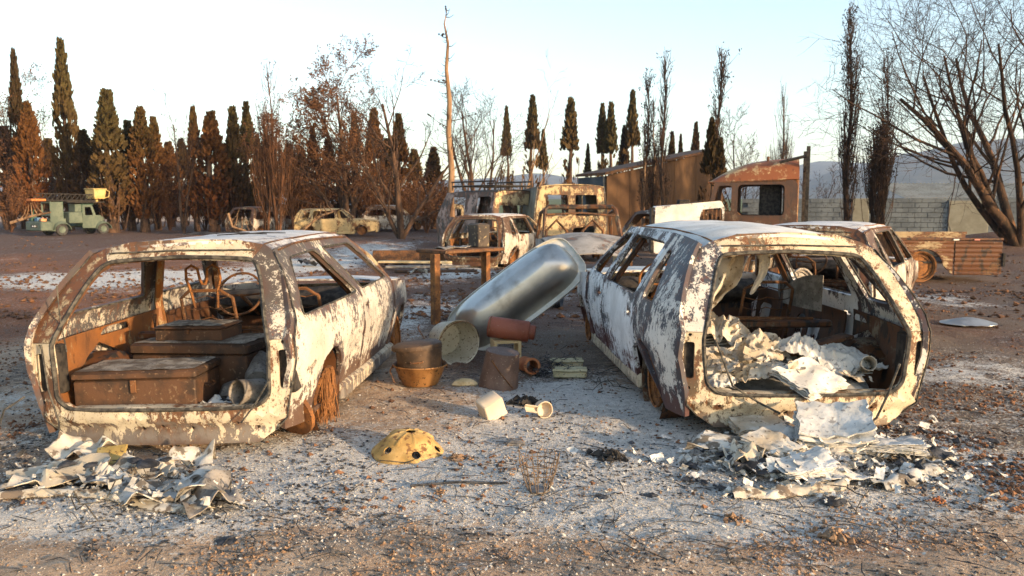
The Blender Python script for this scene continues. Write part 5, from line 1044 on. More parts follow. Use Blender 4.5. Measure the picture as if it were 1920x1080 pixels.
for lb, u, v, W, D, h, rz, dz, mt, sd_ in (('arched pale panel at the upper left of the right heap', 1350, 862, .36, .16, .14, -8, .04, m_bumpg, 311), ('upright cream block at the left of the right heap', 1392, 880, .16, .20, .20, 10, .02, m_bump, 312), ('creased grey panel left of the big white book', 1450, 858, .26, .24, .14, 30, .04, m_bumpg, 313), ('creased pale panel right of the big white book', 1640, 855, .30, .22, .12, -20, .03, m_paperw, 314), ('dark curled panel at the far right of the heap', 1740, 862, .30, .18, .10, 14, .02, m_char, 315), ('black curled panel left of the heap centre', 1425, 900, .24, .12, .10, -30, .03, m_char, 316), ('flat ash grey offcut before the big book', 1560, 905, .34, .2, .08, 8, .02, m_ashw, 317)):
    small('bent_panel', lb, 'panel', creased(W, D, h, sd_), mt, at(u, v) + Vector((0, 0, dz)), R(rz), 28, 'bent panels of the right heap')
def heap(u, v, rx, ry, h, seed, mat, label):
    c0 = at(u, v)
    def fn(s, t):
        a = s * 2 * math.pi; r = t; x = rx * r * math.cos(a) * (1 + .25 * nz(math.cos(a) * 2, math.sin(a) * 2, seed)); y = ry * r * math.sin(a) * (1 + .25 * nz(math.cos(a) * 2, math.sin(a) * 2, seed + 4))
        z = h * (1 - r * r) ** 1.0 * (.5 + 1.2 * noise.turbulence(Vector((x * 5 + seed, y * 5, seed)), 4, True)) - .02 * r; return (c0.x + x, c0.y + y, c0.z + z)
    o = MB().grid(fn, 60, 22).build('ash_heap', mat, None, 35); return tag(o, label, 'ash heap')
heap(1520, 850, .62, .34, .10, 2.2, m_ashw, 'heap of white ash and paper scraps behind the right car')
heap(1690, 850, .36, .24, .07, 6.1, m_ashw, 'lower spread of ash at the right of the paper heap')
for lb, u, v, W, D, T, rz, dz, tx, mt, sd_ in (('big scorched white book leaning on the right car tail', 1560, 852, .40, .30, .16, -14, .06, 24, m_paperw, 61), ('thin burnt book left of the big white book', 1440, 868, .22, .26, .04, 40, .08, 10, m_paper, 62), ('flattened paper pad in front of the big book', 1500, 900, .30, .2, .04, 15, .05, 5, m_paperw, 63), ('grey paper pad at the right of the big book', 1680, 868, .28, .2, .04, -20, .06, -6, m_paperw, 64), ('tan paper pad under the right car tail', 1420, 825, .3, .2, .05, 5, .06, 14, m_paper, 65)):
    o = small('burnt_book', lb, 'book', book(MB(), W, D, T, sd_, .12, 8, .4), mt, at(u, v) + Vector((0, 0, dz)), rot=(R(tx), 0, R(rz)))
rnd = random.Random(77); mb = MB()
for i in range(700):
    u = rnd.gauss(1540, 140); v = rnd.gauss(865, 32); p_ = at(u, v); s = .008 + .032 * rnd.random() ** 2; t_ = Euler((rnd.uniform(-.9, .9), rnd.uniform(-.9, .9), rnd.uniform(0, 6.3))).to_matrix(); ph = rnd.uniform(0, 90)
    b = len(mb.v); mb.grid(lambda a_, c_: ((a_ - .5) * 2 * s, (c_ - .5) * 1.2 * s, .5 * s * nz(a_ * 2, c_ * 2, ph)), 3, 2); mb.move(Matrix.Translation(p_ + Vector((0, 0, .02 + .10 * rnd.random() * math.exp(-((u - 1520) / 150) ** 2)))) @ t_.to_4x4(), b)
o = mb.build('paper_scraps', m_paperw, None, 0); o['kind'] = 'stuff'
rnd = random.Random(78); mb = MB()
for i in range(300):
    u = rnd.gauss(1560, 150); v = rnd.gauss(862, 30); p_ = at(u, v); clod(mb, p_ + Vector((0, 0, .04 * rnd.random())), rnd, .012, .05, .5)
o = mb.build('charred_scraps', m_char, None, 0); o['kind'] = 'stuff'
rnd = random.Random(79); mb = MB()
for i in range(150):
    x, y = rnd.uniform(-.55, .55), rnd.uniform(.2, 1.1); s = .02 + .05 * rnd.random() ** 2; t_ = Euler((rnd.uniform(-.9, .9), rnd.uniform(-.9, .9), rnd.uniform(0, 6.3))).to_matrix(); ph = rnd.uniform(0, 90)
    b = len(mb.v); mb.grid(lambda a_, c_: ((a_ - .5) * 2 * s, (c_ - .5) * 1.2 * s, .5 * s * nz(a_ * 2, c_ * 2, ph)), 3, 2); mb.move(inside(car_r, x, y, .30 + .12 * math.exp(-((x + .25) / .3) ** 2) + .05 * rnd.random()) @ t_.to_4x4(), b)
o = mb.build('boot_scraps', m_paper, None, 0); o['kind'] = 'stuff'

ORD = ['first', 'second', 'third', 'fourth', 'fifth', 'sixth', 'seventh', 'eighth']
for i, (x, y, L_, rz) in enumerate(((.05, .60, .22, 3), (.30, .66, .34, -4), (.18, .75, .26, 8), (-.05, .85, .18, -8), (.34, .92, .30, 12))):
    o = MB().tube([(-L_ / 2, 0, 0), (0, .01, .006), (L_ / 2, -.005, 0)], [.004, .005, .003], 5).build('charred_stick', m_char); o.matrix_basis = inside(car_l, x, y, 1.266 - .05 * (abs(x) / .56) ** 2.4, R(rz)); tag(o, 'thin charred stick on the left car roof, %s from its rear edge' % ORD[i], 'stick', 'sticks on the left roof')
rnd = random.Random(55); us = sorted(rnd.uniform(480, 800) for _ in range(8)) + sorted(rnd.uniform(960, 1060) for _ in range(8))
for i, u in enumerate(us):
    v = rnd.uniform(478, 520) if i < 8 else rnd.uniform(505, 580)
    small('metal_scrap', ('burnt scrap on the ash behind the left car, %s from the left' if i < 8 else 'burnt scrap on the ground behind the bath tub, %s from the left') % ORD[i % 8], 'scrap', creased(rnd.uniform(.25, .6), rnd.uniform(.2, .4), rnd.uniform(.12, .3), 400 + i), [m_galv, m_rustdark, m_char, m_bumpg][i % 4], at(u, v), rnd.uniform(0, 6.2), 28, 'scrap behind the left car' if i < 8 else 'scrap behind the bath tub')

rnd = random.Random(80); mb = MB()
for i in range(90): clod(mb, Vector((rnd.uniform(-.55, .55), rnd.uniform(.2, 1.0), .29 + .10 * rnd.random())), rnd, .01, .05, .5)
o = mb.build('boot_charcoal', m_char, None, 0); o.matrix_basis = inside(car_r, 0, 0, 0); o['kind'] = 'stuff'

rnd = random.Random(81); mb = MB(); mc = MB()
for (u0, v0, su, sv, n_) in ((1540, 866, 140, 30, 2200), (220, 915, 120, 24, 1300)):
    for i in range(n_):
        u = rnd.gauss(u0, su); p_ = at(u, rnd.gauss(v0 + (0 if u0 > 900 else (u - 220) * .1), sv)); clod(mb if rnd.random() < .75 else mc, p_ + Vector((0, 0, .05 * rnd.random() ** 2 * math.exp(-((u - u0) / su) ** 2))), rnd, .003, .018, .6)
o = mb.build('ash_rubble', m_ashw, None, 0); o['kind'] = 'stuff'
o = mc.build('charcoal_rubble', m_char, None, 0); o['kind'] = 'stuff'
mb = MB()
for i in range(260):
    u = rnd.gauss(230, 115); p_ = at(u, rnd.gauss(915 + (u - 220) * .1, 22)); s = .008 + .03 * rnd.random() ** 2; t_ = Euler((rnd.uniform(-.9, .9), rnd.uniform(-.9, .9), rnd.uniform(0, 6.3))).to_matrix(); ph = rnd.uniform(0, 90)
    b = len(mb.v); mb.grid(lambda a_, c_: ((a_ - .5) * 2 * s, (c_ - .5) * 1.2 * s, .5 * s * nz(a_ * 2, c_ * 2, ph)), 3, 2); mb.move(Matrix.Translation(p_ + Vector((0, 0, .02 + .07 * rnd.random()))) @ t_.to_4x4(), b)
o = mb.build('panel_scraps', m_bumpg, None, 0); o['kind'] = 'stuff'
# ---------------------------------------------------------------- trees
m_bark = simple('charred bark', (.035, .022, .016), (.11, .06, .035), 5, .95, c3=(.18, .10, .055), s3=25, stretch=(1, 1, .25), bump=.6)
m_barkdark = simple('black twig', (.022, .015, .012), (.06, .034, .022), 4, .95, bump=0)
m_barkrust = simple('scorched red brown twig', (.06, .028, .014), (.14, .062, .028), 2, .95, bump=0)
m_barkpale = simple('peeled pale bark', (.12, .065, .035), (.30, .185, .105), 3, .9, c3=(.05, .03, .02), s3=9, stretch=(1, 1, .3), bump=.5)
def foliage(name, top, mid, low, z1, z2):
    k = NT(name, .9, spec=.1); oi = k.n('ShaderNodeObjectInfo')
    gz_ = k.n('ShaderNodeSeparateXYZ'); k.l(k.tc.outputs['Object'], gz_.inputs[0]); n = k.noise(1.1, 4, .6); n2 = k.noise(9, 3, .6, None, (3, 3, 3))
    zz = k.math('ADD', gz_.outputs[2], k.math('MULTIPLY', k.math('SUBTRACT', n, .5), 4.5)); zz = k.math('ADD', zz, k.math('MULTIPLY', k.math('SUBTRACT', oi.outputs['Random'], .5), 3.0))
    c = k.mix(k.step(zz, z1 - 1.5, z1 + 1.5), low, mid); c = k.mix(k.step(zz, z2 - 1.5, z2 + 1.5), c, top); c = k.mix(k.step(n2, .35, .7), c, tuple(q * .45 for q in mid)); k.col(c); return k.m
m_cyp = foliage('scorched cypress', (.085, .060, .022), (.135, .060, .021), (.13, .046, .017), 2.4, 6.5)
m_cypg = foliage('singed green cypress', (.075, .062, .024), (.095, .060, .024), (.10, .046, .02), 2.5, 5.5)
m_cypd = foliage('dark burnt cypress', (.05, .036, .016), (.07, .038, .018), (.08, .036, .016), 2.0, 5.0)
m_leafb = simple('dead brown leaf', (.08, .036, .016), (.15, .068, .028), 1.5, .9, bump=0)
def leafq(mb, p, d, L, w, rnd):
    d = d.normalized(); s = d.cross(Vector((rnd.uniform(-1, 1), rnd.uniform(-1, 1), rnd.uniform(-.3, .3)))); s = s.normalized() * w if s.length > 1e-4 else Vector((w, 0, 0))
    b = len(mb.v); mb.v += [tuple(p - s * .4), tuple(p + s * .4), tuple(p + d * L * .55 + s), tuple(p + d * L), tuple(p + d * L * .5 - s)]; mb.f.append((b, b + 1, b + 2, b + 3, b + 4))
def cypress_mesh(seed, H, W, n=2600, bare=.12, gap=.5):
    rnd = random.Random(seed); tk = MB(); cr = MB(); bx, by = rnd.uniform(-.1, .1), rnd.uniform(-.1, .1)
    tk.tube([(bx * t * 3 * math.sin(t * 5), by * t * 3 * math.sin(t * 4), H * t) for t in (0, .15, .3, .5, .7, .9)], [W * .17, W * .13, W * .11, W * .08, W * .05, .01], 7)
    for i in range(14):
        a = rnd.uniform(0, 6.28); z = rnd.uniform(.02, .3) * H; r = W * rnd.uniform(.25, .5)
        tk.tube([(0, 0, z * .6), (math.cos(a) * r * .6, math.sin(a) * r * .6, z), (math.cos(a) * r * .9, math.sin(a) * r * .9, z + H * rnd.uniform(.1, .3))], [W * .045, W * .03, .006], 4)
    lob = [(rnd.uniform(0, 6.28), rnd.uniform(.2, .9), rnd.uniform(.5, .85)) for _ in range(3)]
    for i in range(n):
        t = bare + (1 - bare) * rnd.random() ** .85; a = rnd.uniform(0, 6.28)
        prof = (min(1, (t - bare * .4) * 3.2) ** .7) * (1 - ((t - .28) / .72) ** 1.55 if t > .28 else 1) + .015
        nzv = nz(math.cos(a) * 1.3, math.sin(a) * 1.3, t * H * .45 + seed)
        R_ = W * .5 * prof * (1 + .5 * nzv + .32 * nz(math.cos(a) * 3, math.sin(a) * 3, t * H * 1.3 + seed))
        if t < .6 and nz(math.cos(a) * 2, math.sin(a) * 2, t * H * .9 + seed * 3) > gap - .9 * t: continue
        r = R_ * (rnd.random() ** .4); p = Vector((math.cos(a) * r, math.sin(a) * r, t * H * .985))
        d = Vector((math.cos(a) * .35 + rnd.uniform(-.25, .25), math.sin(a) * .35 + rnd.uniform(-.25, .25), 1)); L = rnd.uniform(.16, .42) * (.55 + .5 * W / 1.5); leafq(cr, p, d, L, L * rnd.uniform(.14, .26), rnd)
    return tk, cr
cyp_cache = {}
def cypress(u, vtop, wpx, Y, mat, label, group=None, vbase=None, var=0, gap=.5, double=False):
    b = P(u, 420, Y); H = P(u, vtop, Y).z; Wm = wpx / F * Y
    key = (var, gap)
    if key not in cyp_cache:
        tk, cr = cypress_mesh(31 + var * 7, 8.0, 1.35, 3000, .10, gap); a_ = tk.build('trunk', m_bark, None, 60); c_ = cr.build('crown', None, None, 0); a_.hide_render = False; cyp_cache[key] = (a_.data, c_.data); bpy.data.objects.remove(a_); bpy.data.objects.remove(c_)
    t = thing('cypress_tree', label, 'tree', (b.x, Y, 0), (0, 0, (u * 1.7) % 6.28), group)
    for nm, me in zip(('trunk', 'crown'), cyp_cache[key]):
        o = bpy.data.objects.new(nm, me); C.objects.link(o); o.parent = t; o.scale = (Wm / 1.35, Wm / 1.35, H / 8.0)
        if nm == 'crown':
            if not me.materials: me.materials.append(mat)
            o.material_slots[0].link = 'OBJECT'; o.material_slots[0].material = mat
    return t
CY = [(45, 96, 30, 47, m_cypd, 'tall thin dark cypress at the far left behind the green truck'), (64, 194, 52, 45, m_cyp, 'broad brown cypress directly left of the green truck boom'), (132, 78, 44, 46, m_cypg, 'tallest cypress on the left rising above the green truck'), (165, 246, 50, 44, m_cypd, 'short bushy cypress right of the tallest one'),
      (212, 172, 66, 42, m_cypg, 'wide cypress just right of the green truck'), (248, 230, 46, 44, m_cypg, 'slim olive cypress right of the wide one'), (272, 203, 52, 43, m_cyp, 'brown pointed cypress in the left row, left of a leaning sapling'), (296, 222, 40, 45, m_cyp, 'slim brown cypress overlapping the pointed brown one'),
      (370, 203, 32, 44, m_cyp, 'slim cypress right of the leafless sapling, left of a broad one'), (402, 212, 62, 44, m_cyp, 'broad rounded cypress above the gutted car shell'), (443, 203, 44, 45, m_cypg, 'olive cypress right of the broad rounded one'), (469, 195, 36, 46, m_cypg, 'narrow pointed olive cypress left of the bare poplar clump'), (488, 256, 26, 47, m_cyp, 'thin short cypress beside the bare poplar clump'),
      (546, 272, 50, 43, m_cyp, 'low conical cypress right of the bare poplar clump'), (590, 240, 30, 50, m_cypd, 'dark cypress behind the leftmost part of the brown leaved tree'), (619, 262, 38, 49, m_cypd, 'dark cypress behind the trunk of the brown leaved tree'), (645, 270, 28, 52, m_cypd, 'short cypress right behind the brown leaved tree'), (668, 215, 34, 50, m_cypd, 'dark cypress right of the brown leaved tree'),
      (704, 206, 46, 46, m_cyp, 'tall brown cypress left of the forked bare tree'), (750, 216, 40, 47, m_cyp, 'brown cypress directly behind the forked bare tree'), (814, 278, 44, 48, m_cypd, 'isolated dark cypress left of the tall dead trunk'),
      (950, 203, 24, 58, m_cypg, 'small tufted cypress on a bare stem above the off-roader'), (998, 182, 36, 60, m_cypg, 'narrow cypress left of the cream van roof'), (1018, 246, 22, 58, m_cypg, 'thin short cypress touching the one left of the van'), (1068, 187, 42, 60, m_cypg, 'lone cypress standing above the cream van'), (1127, 197, 28, 62, m_cypg, 'left twin of the cypress pair above the shed gable'), (1143, 195, 34, 61, m_cypg, 'right twin of the cypress pair above the shed gable'),
      (1101, 272, 16, 64, m_cypg, 'tiny sparse cypress between the lone one and the twins'), (1168, 238, 26, 62, m_cypd, 'shorter dark cypress left of the bare poplars'), (1183, 174, 32, 61, m_cypg, 'taller dark cypress left of the bare poplars'), (1257, 250, 22, 50, m_cypd, 'small cypress over the shed roof right of the poplars'), (1273, 254, 15, 50, m_cypd, 'smallest cypress over the shed roof'), (1301, 232, 24, 48, m_cypd, 'pointed cypress over the high end of the shed'),
      (1330, 225, 36, 25, m_cypd, 'dark cypress against the right end of the brown shed'), (1347, 262, 34, 24, m_cypd, 'dark bushy cypress between brown shed and truck cab')]
CY += [(18, 240, 60, 52, m_cypd, 'bushy dark cypress behind the extreme left tree'), (98, 262, 50, 54, m_cyp, 'low brown cypress behind the green truck ladder'), (188, 268, 46, 52, m_cyp, 'short brown cypress between the two tall olive ones at left'), (322, 268, 46, 53, m_cyp, 'low brown cypress behind the leafless sapling'), (346, 262, 40, 55, m_cypd, 'short dark cypress showing right of the leafless sapling'), (425, 272, 48, 53, m_cyp, 'low brown cypress between the broad and olive ones'), (505, 262, 46, 54, m_cypd, 'dark cypress hidden behind the bare poplar clump'), (568, 280, 42, 53, m_cyp, 'short brown cypress left of the brown leaved tree'), (728, 262, 42, 53, m_cypd, 'short dark cypress left of the forked tree trunk'), (778, 282, 42, 54, m_cyp, 'low brown cypress right of the forked tree trunk')]
for i, (u, vt, wp_, Y, mt, lb) in enumerate(CY): cypress(u, vt, wp_ * 1.1, Y, mt, lb, 'scorched cypresses', var=i % 6, gap=(.5 if u < 900 else .12))
def rot_about(d, ang, rnd):
    ax = d.orthogonal().normalized(); ax.rotate(Matrix.Rotation(rnd.uniform(0, 6.283), 3, d)); v = d.copy(); v.rotate(Matrix.Rotation(ang, 3, ax)); return v
def grow(mbs, p, d, L, r, lvl, q, rnd):
    n = q['seg'][lvl]; pts = [p.copy()]; rs = [r]; dirs = [d.copy()]; dd = d.copy(); pp = p.copy(); end = q.get('end', .35)
    for i in range(n):
        dd = (dd + Vector((rnd.gauss(0, 1), rnd.gauss(0, 1), rnd.gauss(0, 1))) * q['wig'][lvl] + Vector((0, 0, q['up'][lvl]))).normalized(); pp = pp + dd * (L / n); pts.append(pp.copy()); dirs.append(dd.copy()); rs.append(r * (1 - (1 - end) * (i + 1) / n))
    (mbs[0] if lvl <= q.get('trunk_lv', 1) else mbs[1]).tube(pts, rs, max(3, 7 - 2 * lvl), lvl < 2)
    if lvl + 1 >= len(q['seg']):
        if q.get('leaf') and mbs[2] is not None:
            for i in range(q['leaf']):
                t = rnd.uniform(.3, 1); k_ = min(int(t * n), n - 1); p_ = pts[k_].lerp(pts[k_ + 1], t * n - k_); leafq(mbs[2], p_ + Vector((rnd.gauss(0, .04), rnd.gauss(0, .04), rnd.gauss(0, .04))), Vector((rnd.gauss(0, 1), rnd.gauss(0, 1), rnd.gauss(-.2, .8))), rnd.uniform(.05, .13), .03, rnd)
        return
    for i in range(q['kids'][lvl]):
        t = q['start'][lvl] + (1 - q['start'][lvl]) * ((i + rnd.random()) / q['kids'][lvl]); k_ = min(int(t * n), n - 1); f = t * n - k_; p_ = pts[k_].lerp(pts[k_ + 1], f); r_ = (rs[k_] + (rs[k_ + 1] - rs[k_]) * f)
        grow(mbs, p_, rot_about(dirs[k_], R(rnd.uniform(*q['ang'][lvl])), rnd), L * rnd.uniform(*q['len'][lvl]) * (1.15 - .5 * t), max(r_ * q['rad'][lvl], q.get('rmin', .004)), lvl + 1, q, rnd)
def bare_tree(name, label, loc, d0, L, r, q, seed, mt_t=None, mt_c=None, group=None, leafmat=None):
    rnd = random.Random(seed); mbs = [MB(), MB(), MB()]; t = thing(name, label, 'tree', loc, (0, 0, 0), group)
    for dd, LL, rr_ in (d0 if isinstance(d0, list) else [(d0, L, r)]): grow(mbs, Vector((0, 0, -.05)), Vector(dd).normalized(), LL, rr_, 0, q, rnd)
    mbs[0].build('trunk', mt_t or m_bark, t, 60)
    cr = mbs[1].build('crown', mt_c or m_barkdark, t, 0)
    if mbs[2].v: mbs[2].build('dead_leaves', leafmat or m_leafb, cr, 0, kind='stuff')
    return t
# great bare tree at right: trunk forking into limbs spreading to the left
QB = dict(seg=(7, 6, 5, 4, 3), wig=(.10, .14, .16, .2, .22), up=(.03, .05, .06, .06, .05), kids=(7, 6, 5, 3), start=(.22, .15, .15, .15), ang=((22, 50), (25, 60), (25, 65), (25, 60)), len=((.55, .85), (.45, .75), (.45, .7), (.45, .7)), rad=(.5, .5, .55, .6), end=.25, rmin=.006)
big = G(1912, 462); bx_ = (big.x, 25.5, 0)
m_barkbig = simple('scorched dark bark', (.028, .019, .014), (.075, .042, .025), 5, .95, c3=(.16, .08, .04), s3=9, stretch=(1, 1, .25), bump=.6)
bare_tree('bare_tree', 'great bare scorched tree spreading over the block wall at right', (P(1912, 440, 25.5).x, 25.5, 0), [((-.55, -.15, 1), 6.6, .20), ((-.85, .1, .62), 6.6, .13), ((-.15, .2, 1), 7.2, .17), ((.5, -.2, 1), 6.0, .16), ((-.35, -.45, 1), 6.8, .13), ((-.75, -.1, 1), 6.8, .13)], 0, 0, QB, 5, m_barkbig, m_barkdark)
bare_tree('bare_tree', 'bare tree reaching in over the right edge of the view', (P(2060, 440, 22).x, 22, 0), [((-.25, 0, 1), 6.5, .22), ((-.1, .1, 1), 7.5, .2)], 0, 0, dict(QB, kids=(5, 5, 4, 4)), 9, m_bark, m_barkdark)
# middle trees
QM = dict(seg=(6, 5, 4, 3, 3), wig=(.06, .12, .16, .2, .2), up=(.03, .07, .07, .05, .04), kids=(8, 5, 5, 3), start=(.2, .25, .2, .2), ang=((20, 45), (22, 50), (25, 55), (25, 50)), len=((.4, .62), (.4, .65), (.4, .65), (.4, .6)), rad=(.5, .55, .6, .6), end=.25, rmin=.009)
def hz(u, v, Y): return P(u, v, Y).z
bare_tree('brown_leaved_tree', 'wide scorched tree still holding dead brown leaves', (P(655, 420, 40).x, 40, 0), [((-.25, 0, 1), hz(610, 150, 40) * .78, .20), ((.25, .1, 1), hz(610, 200, 40) * .75, .18), ((-.6, 0, 1), 5.6, .14), ((0, -.1, 1), 7.0, .16)], 0, 0, dict(QM, kids=(9, 7, 6, 3), leaf=3), 21, m_bark, m_barkrust)
bare_tree('bare_tree', 'forked bare tree with long open branches left of the tall dead trunk', (P(752, 425, 34).x, 34, 0), [((.05, 0, 1), hz(745, 125, 34) * .80, .17), ((-.55, .1, 1), 4.4, .12), ((.55, .1, 1), 4.4, .12)], 0, 0, dict(QM, kids=(9, 5, 4, 3), ang=((28, 58), (25, 55), (25, 60), (25, 60))), 33, m_bark, m_barkdark)
bare_tree('bare_tree', 'dark fine branched tree just right of the tall dead trunk', (P(895, 420, 44).x, 44, 0), [((-.14, 0, 1), hz(870, 165, 44) * .85, .15), ((-.2, .1, 1), 6.2, .13)], 0, 0, dict(QM, kids=(8, 6, 5, 3), ang=((18, 38), (20, 45), (25, 55), (25, 60))), 41, m_bark, m_barkdark)
bare_tree('bare_tree', 'slender leafless tree left of the small tufted cypress', (P(905, 420, 46).x, 46, 0), [((.06, 0, 1), hz(915, 185, 46) * .85, .11), ((.25, 0, 1), 4.5, .08)], 0, 0, dict(QM, kids=(7, 5, 4, 2), ang=((18, 35), (20, 40), (25, 50), (25, 50))), 43, m_bark, m_barkdark)
QS = dict(QM, kids=(7, 4, 3, 2), ang=((15, 35), (20, 40), (25, 50), (25, 50)))
bare_tree('bare_sapling', 'leafless sapling between the brown cypress and the slim one', (P(345, 420, 41).x, 41, 0), [((-.18, 0, 1), 5.6, .09), ((.12, .05, 1), 4.2, .07)], 0, 0, QS, 51, m_bark, m_barkdark)
bare_tree('bare_sapling', 'small bare tree behind the truck cab roof', (P(1382, 420, 36).x, 36, 0), [((0, 0, 1), 4.4, .08), ((.3, 0, 1), 3.6, .06), ((-.3, 0, 1), 3.4, .06)], 0, 0, dict(QS, kids=(7, 5, 4, 3)), 53, m_barkdark, m_barkdark)
bare_tree('bare_sapling', 'sparse bare tree behind the off-roader', (P(978, 420, 52).x, 52, 0), [((.35, 0, 1), 5.2, .08), ((-.1, 0, 1), 4.0, .06), ((.05, 0, 1), 8.0, .08)], 0, 0, dict(QS, kids=(5, 3, 2, 2)), 57, m_barkpale, m_barkdark)
bare_tree('bare_tree', 'dark bare tree at the extreme left edge', (P(12, 420, 46).x, 46, 0), [((.0, 0, 1), hz(12, 160, 46) * .9, .14), ((-.3, 0, 1), 6, .1), ((.2, .1, 1), 5.5, .1)], 0, 0, dict(QM, kids=(8, 6, 4, 3), leaf=2), 59, m_bark, m_barkrust)
bare_tree('bare_sapling', 'thin bare tree behind the green truck boom', (P(100, 420, 50).x, 50, 0), [((.05, 0, 1), 6.0, .09), ((-.2, 0, 1), 4.6, .07)], 0, 0, QS, 61, m_bark, m_barkdark)
bare_tree('bare_sapling', 'low bare shrub by the block wall right of the cab', (P(1535, 420, 40).x, 40, 0), [((.2, 0, 1), 2.8, .05), ((-.3, 0, 1), 2.4, .05)], 0, 0, QS, 62, m_barkdark, m_barkdark)
# brushwood thicket between the trees at left, each stem clump a shrub
shr = [(20, 43, 2.6), (75, 49, 3.2), (115, 49, 2.4), (185, 49, 2.6), (232, 46, 3.4), (318, 45, 3.4), (385, 45, 3.0), (430, 47, 3.2), (575, 45, 3.2), (605, 46, 3.2), (690, 44, 2.6), (725, 46, 3.2), (780, 45, 3.0), (800, 42, 2.2), (830, 47, 2.6)]
SL = ['at the far left edge', 'left of the green truck', 'behind the green truck', 'behind the green truck cab', 'right of the green truck', 'by the leafless sapling', 'under the broad cypress', 'behind the gutted car shell', 'behind the cream estate car', 'over the cream estate car roof', 'at the nose of the cream estate car', 'left of the forked tree foot', 'right of the forked tree foot', 'before the isolated dark cypress', 'at the foot of the tall dead trunk']
QR = dict(seg=(5, 4, 3), wig=(.10, .16, .2), up=(.06, .06, .05), kids=(7, 5), start=(.1, .2), ang=((10, 30), (20, 50)), len=((.4, .7), (.35, .6)), rad=(.6, .6), end=.3, rmin=.008, trunk_lv=0, leaf=3)
for i, (u, Y, h) in enumerate(shr):
    rnd = random.Random(i); b = P(u, 420, Y)
    bare_tree('burnt_shrub', 'burnt brown brushwood ' + SL[i], (b.x, Y, 0), [((rnd.uniform(-.4, .4), rnd.uniform(-.3, .3), 1), h * rnd.uniform(.6, 1.1), .03) for _ in range(9)], 0, 0, QR, 100 + i, m_barkrust, m_barkrust, 'burnt brushwood', m_leafb)
# upright bare poplars
def poplar(label, u, vtop, wpx, Y, seed, stems=1, mt=None, mc=None, dens=60, leaf=0):
    rnd = random.Random(seed); b = P(u, 420, Y); H = hz(u, vtop, Y); Wm = wpx / F * Y; t = thing('bare_poplar', label, 'tree', (b.x, Y, 0), (0, 0, 0), 'bare upright poplars'); tk, cr, lf = MB(), MB(), MB()
    for s in range(stems):
        ox, oy = (rnd.uniform(-.4, .4) * Wm, rnd.uniform(-.3, .3) * Wm) if s else (0, 0); h = H * (1 if s == 0 else rnd.uniform(.45, .85)); lean = rnd.uniform(-.02, .02)
        ph = rnd.uniform(0, 9); tr_ = lambda z: Vector((ox + lean * z + .06 * math.sin(z * 1.3 + ph), oy + .05 * math.sin(z * 1.1 + ph), z))
        tk.tube([tr_(h * i / 9) for i in range(10)], [(.11 if s == 0 else .07) * H / 9 * (1 - i / 9.3) + .006 for i in range(10)], 6)
        for j in range(dens):
            z = h * rnd.uniform(.06, .93); a = rnd.uniform(0, 6.28); L = Wm * rnd.uniform(1.2, 2.8) * (1.1 - z / h) + .35; o = Vector((math.cos(a), math.sin(a), 0)); w_ = min(Wm * .5, L * .35) * rnd.uniform(.4, 1)
            p0_ = tr_(z); pts = [p0_, p0_ + o * w_ * .6 + Vector((0, 0, L * .3)), p0_ + o * w_ + Vector((rnd.uniform(-.05, .05), 0, L))]; cr.tube(pts, [.016, .012, .005], 3, False)
            for q_ in range(3):
                f = rnd.uniform(.2, .9); pm = pts[0].lerp(pts[2], f) + o * w_ * .2; e = pm + Vector((rnd.gauss(0, .10), rnd.gauss(0, .10), rnd.uniform(.12, .4))); cr.tube([pm, e], [.008, .004], 3, False)
                if leaf and rnd.random() < leaf: [leafq(lf, e + Vector((rnd.gauss(0, .05), rnd.gauss(0, .05), rnd.gauss(0, .08))), Vector((rnd.gauss(0, 1), rnd.gauss(0, 1), 1.2)), rnd.uniform(.05, .12), .02, rnd) for _ in range(4)]
    tk.build('trunk', mt or m_bark, t, 60); c_ = cr.build('crown', mc or m_barkdark, t, 0)
    if lf.v: lf.build('dead_leaves', m_barkdark, c_, 0, kind='stuff')
poplar('bare poplar clump of many thin stems beside the gutted car shell', 517, 125, 62, 36, 1, 7, m_barkrust, m_barkrust, 46, .4)
poplar('left bare poplar before the brown shed', 1206, 140, 22, 27.5, 2, 1, m_barkpale, m_barkdark, 90, .3)
poplar('low many stemmed poplar between the two tall ones at the shed', 1226, 190, 30, 27.8, 3, 4, m_barkpale, m_barkdark, 30, .2)
poplar('right bare poplar before the brown shed, taller than its neighbour', 1243, 95, 24, 27.2, 4, 1, m_bark, m_barkdark, 90, .2)
poplar('bare poplar rising from the dark cypresses beside the truck cab', 1341, 92, 24, 25.5, 5, 1, m_barkdark, m_barkdark, 110, .2)
poplar('distant bare poplar trio behind the truck cab', 1461, 155, 44, 50, 6, 4, m_bark, m_barkdark, 50)
poplar('tall black poplar standing in front of the block wall', 1586, 12, 48, 27, 7, 1, m_barkdark, m_barkdark, 170, .5)
poplar('scorched poplar with peeled stems right of the tall black one', 1656, 105, 56, 27.5, 8, 5, m_bark, m_barkdark, 60, .35)
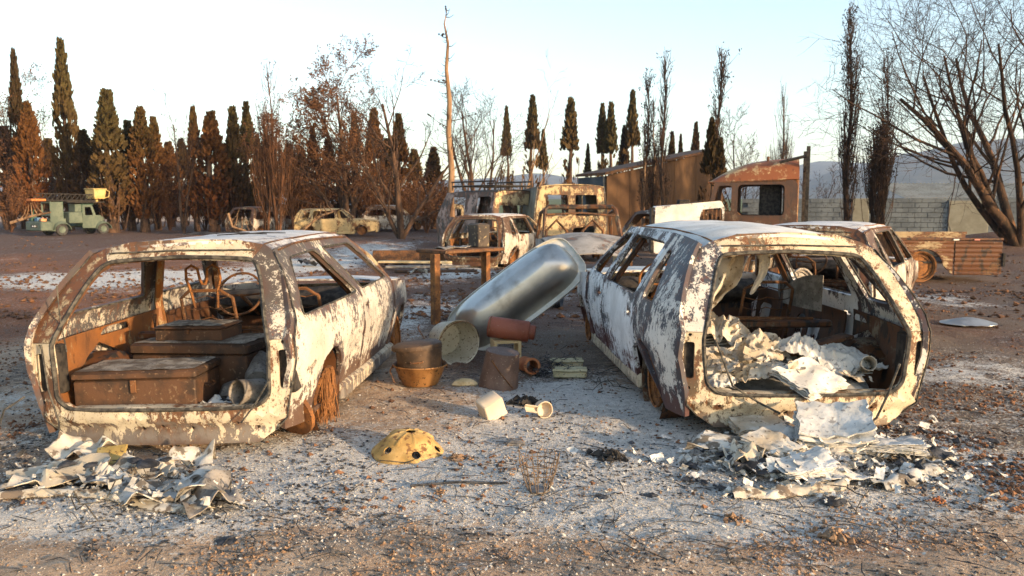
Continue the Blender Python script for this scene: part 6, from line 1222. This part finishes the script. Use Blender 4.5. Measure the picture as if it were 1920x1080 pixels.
# tall dead trunk
rnd = random.Random(8); Y = 30; b = P(846, 420, Y); H = hz(838, 18, Y); t = thing('dead_trunk', 'very tall peeled dead trunk with few stubs in the centre', 'tree', (b.x, Y, 0)); tk, cr = MB(), MB()
path = [Vector(((P(u, v, Y).x - b.x), 0, hz(u, v, Y))) for u, v in ((848, 440), (845, 380), (847, 320), (841, 250), (843, 190), (837, 130), (840, 80), (833, 45), (838, 18))]; tk.tube(path, [.15, .13, .115, .10, .09, .07, .05, .03, .012], 9)
for i in range(46):
    f = rnd.uniform(.15, 1) * (len(path) - 1.01); k_ = int(f); p_ = path[k_].lerp(path[k_ + 1], f - k_); a = rnd.uniform(0, 6.28); L = rnd.uniform(.08, .4) if rnd.random() < .8 else rnd.uniform(.6, 1.2); d = Vector((math.cos(a), math.sin(a), rnd.uniform(-.1, .5)))
    cr.tube([p_, p_ + d * L * .5 + Vector((0, 0, -.04)), p_ + d * L + Vector((0, 0, .03))], [.022, .012, .005], 4)
    if L > .5:
        for _ in range(3): e = p_ + d * L * rnd.uniform(.5, 1); cr.lathe([(.001, -.04), (.04, 0), (.001, .05)], 6, Matrix.Translation(e))
tk.build('trunk', m_barkpale, t, 60); cr.build('crown', m_barkdark, t, 0)
# fallen pale branches by the left wrecks
for lb, pts in (('fallen pale branch left of the green truck', [(20, 418), (60, 405), (95, 398)]), ('pale crooked branch beside the gutted car shell', [(428, 400), (436, 425), (470, 436), (505, 440)]), ('dead branches leaning over the cream estate car', [(560, 438), (600, 405), (640, 392)])):
    w3 = [P(u, v, 36) for u, v in pts]; o3_ = w3[0].copy(); mb = MB(); mb.tube([q - o3_ for q in w3], [.07, .055, .04, .025][:len(w3)], 6)
    for j in range(5):
        f = .2 + j * .15; k_ = min(int(f * (len(w3) - 1)), len(w3) - 2); p_ = w3[k_].lerp(w3[k_ + 1], f * (len(w3) - 1) - k_) - o3_; mb.tube([p_, p_ + Vector((.3 - j * .12, -.1, .25)), p_ + Vector((.5 - j * .2, -.2, .6))], [.03, .02, .008], 4)
    small('fallen_branch', lb, 'branch', mb, m_barkpale, o3_)
# ---------------------------------------------------------------- haze
hzb = MB().box((0, 1900, 149), (10600, 4700, 302)).build('haze', None, None, 0); hzb['kind'] = 'stuff'
hm = bpy.data.materials.new('haze air'); hm.use_nodes = True; t_ = hm.node_tree
for n_ in list(t_.nodes):
    if n_.type == 'BSDF_PRINCIPLED': t_.nodes.remove(n_)
pv = t_.nodes.new('ShaderNodeVolumePrincipled'); pv.inputs['Color'].default_value = (.58, .72, 1, 1); pv.inputs['Density'].default_value = .00018; pv.inputs['Anisotropy'].default_value = 0
t_.links.new(pv.outputs[0], [n_ for n_ in t_.nodes if n_.type == 'OUTPUT_MATERIAL'][0].inputs['Volume']); hzb.data.materials.append(hm)
hm.cycles.homogeneous_volume = True
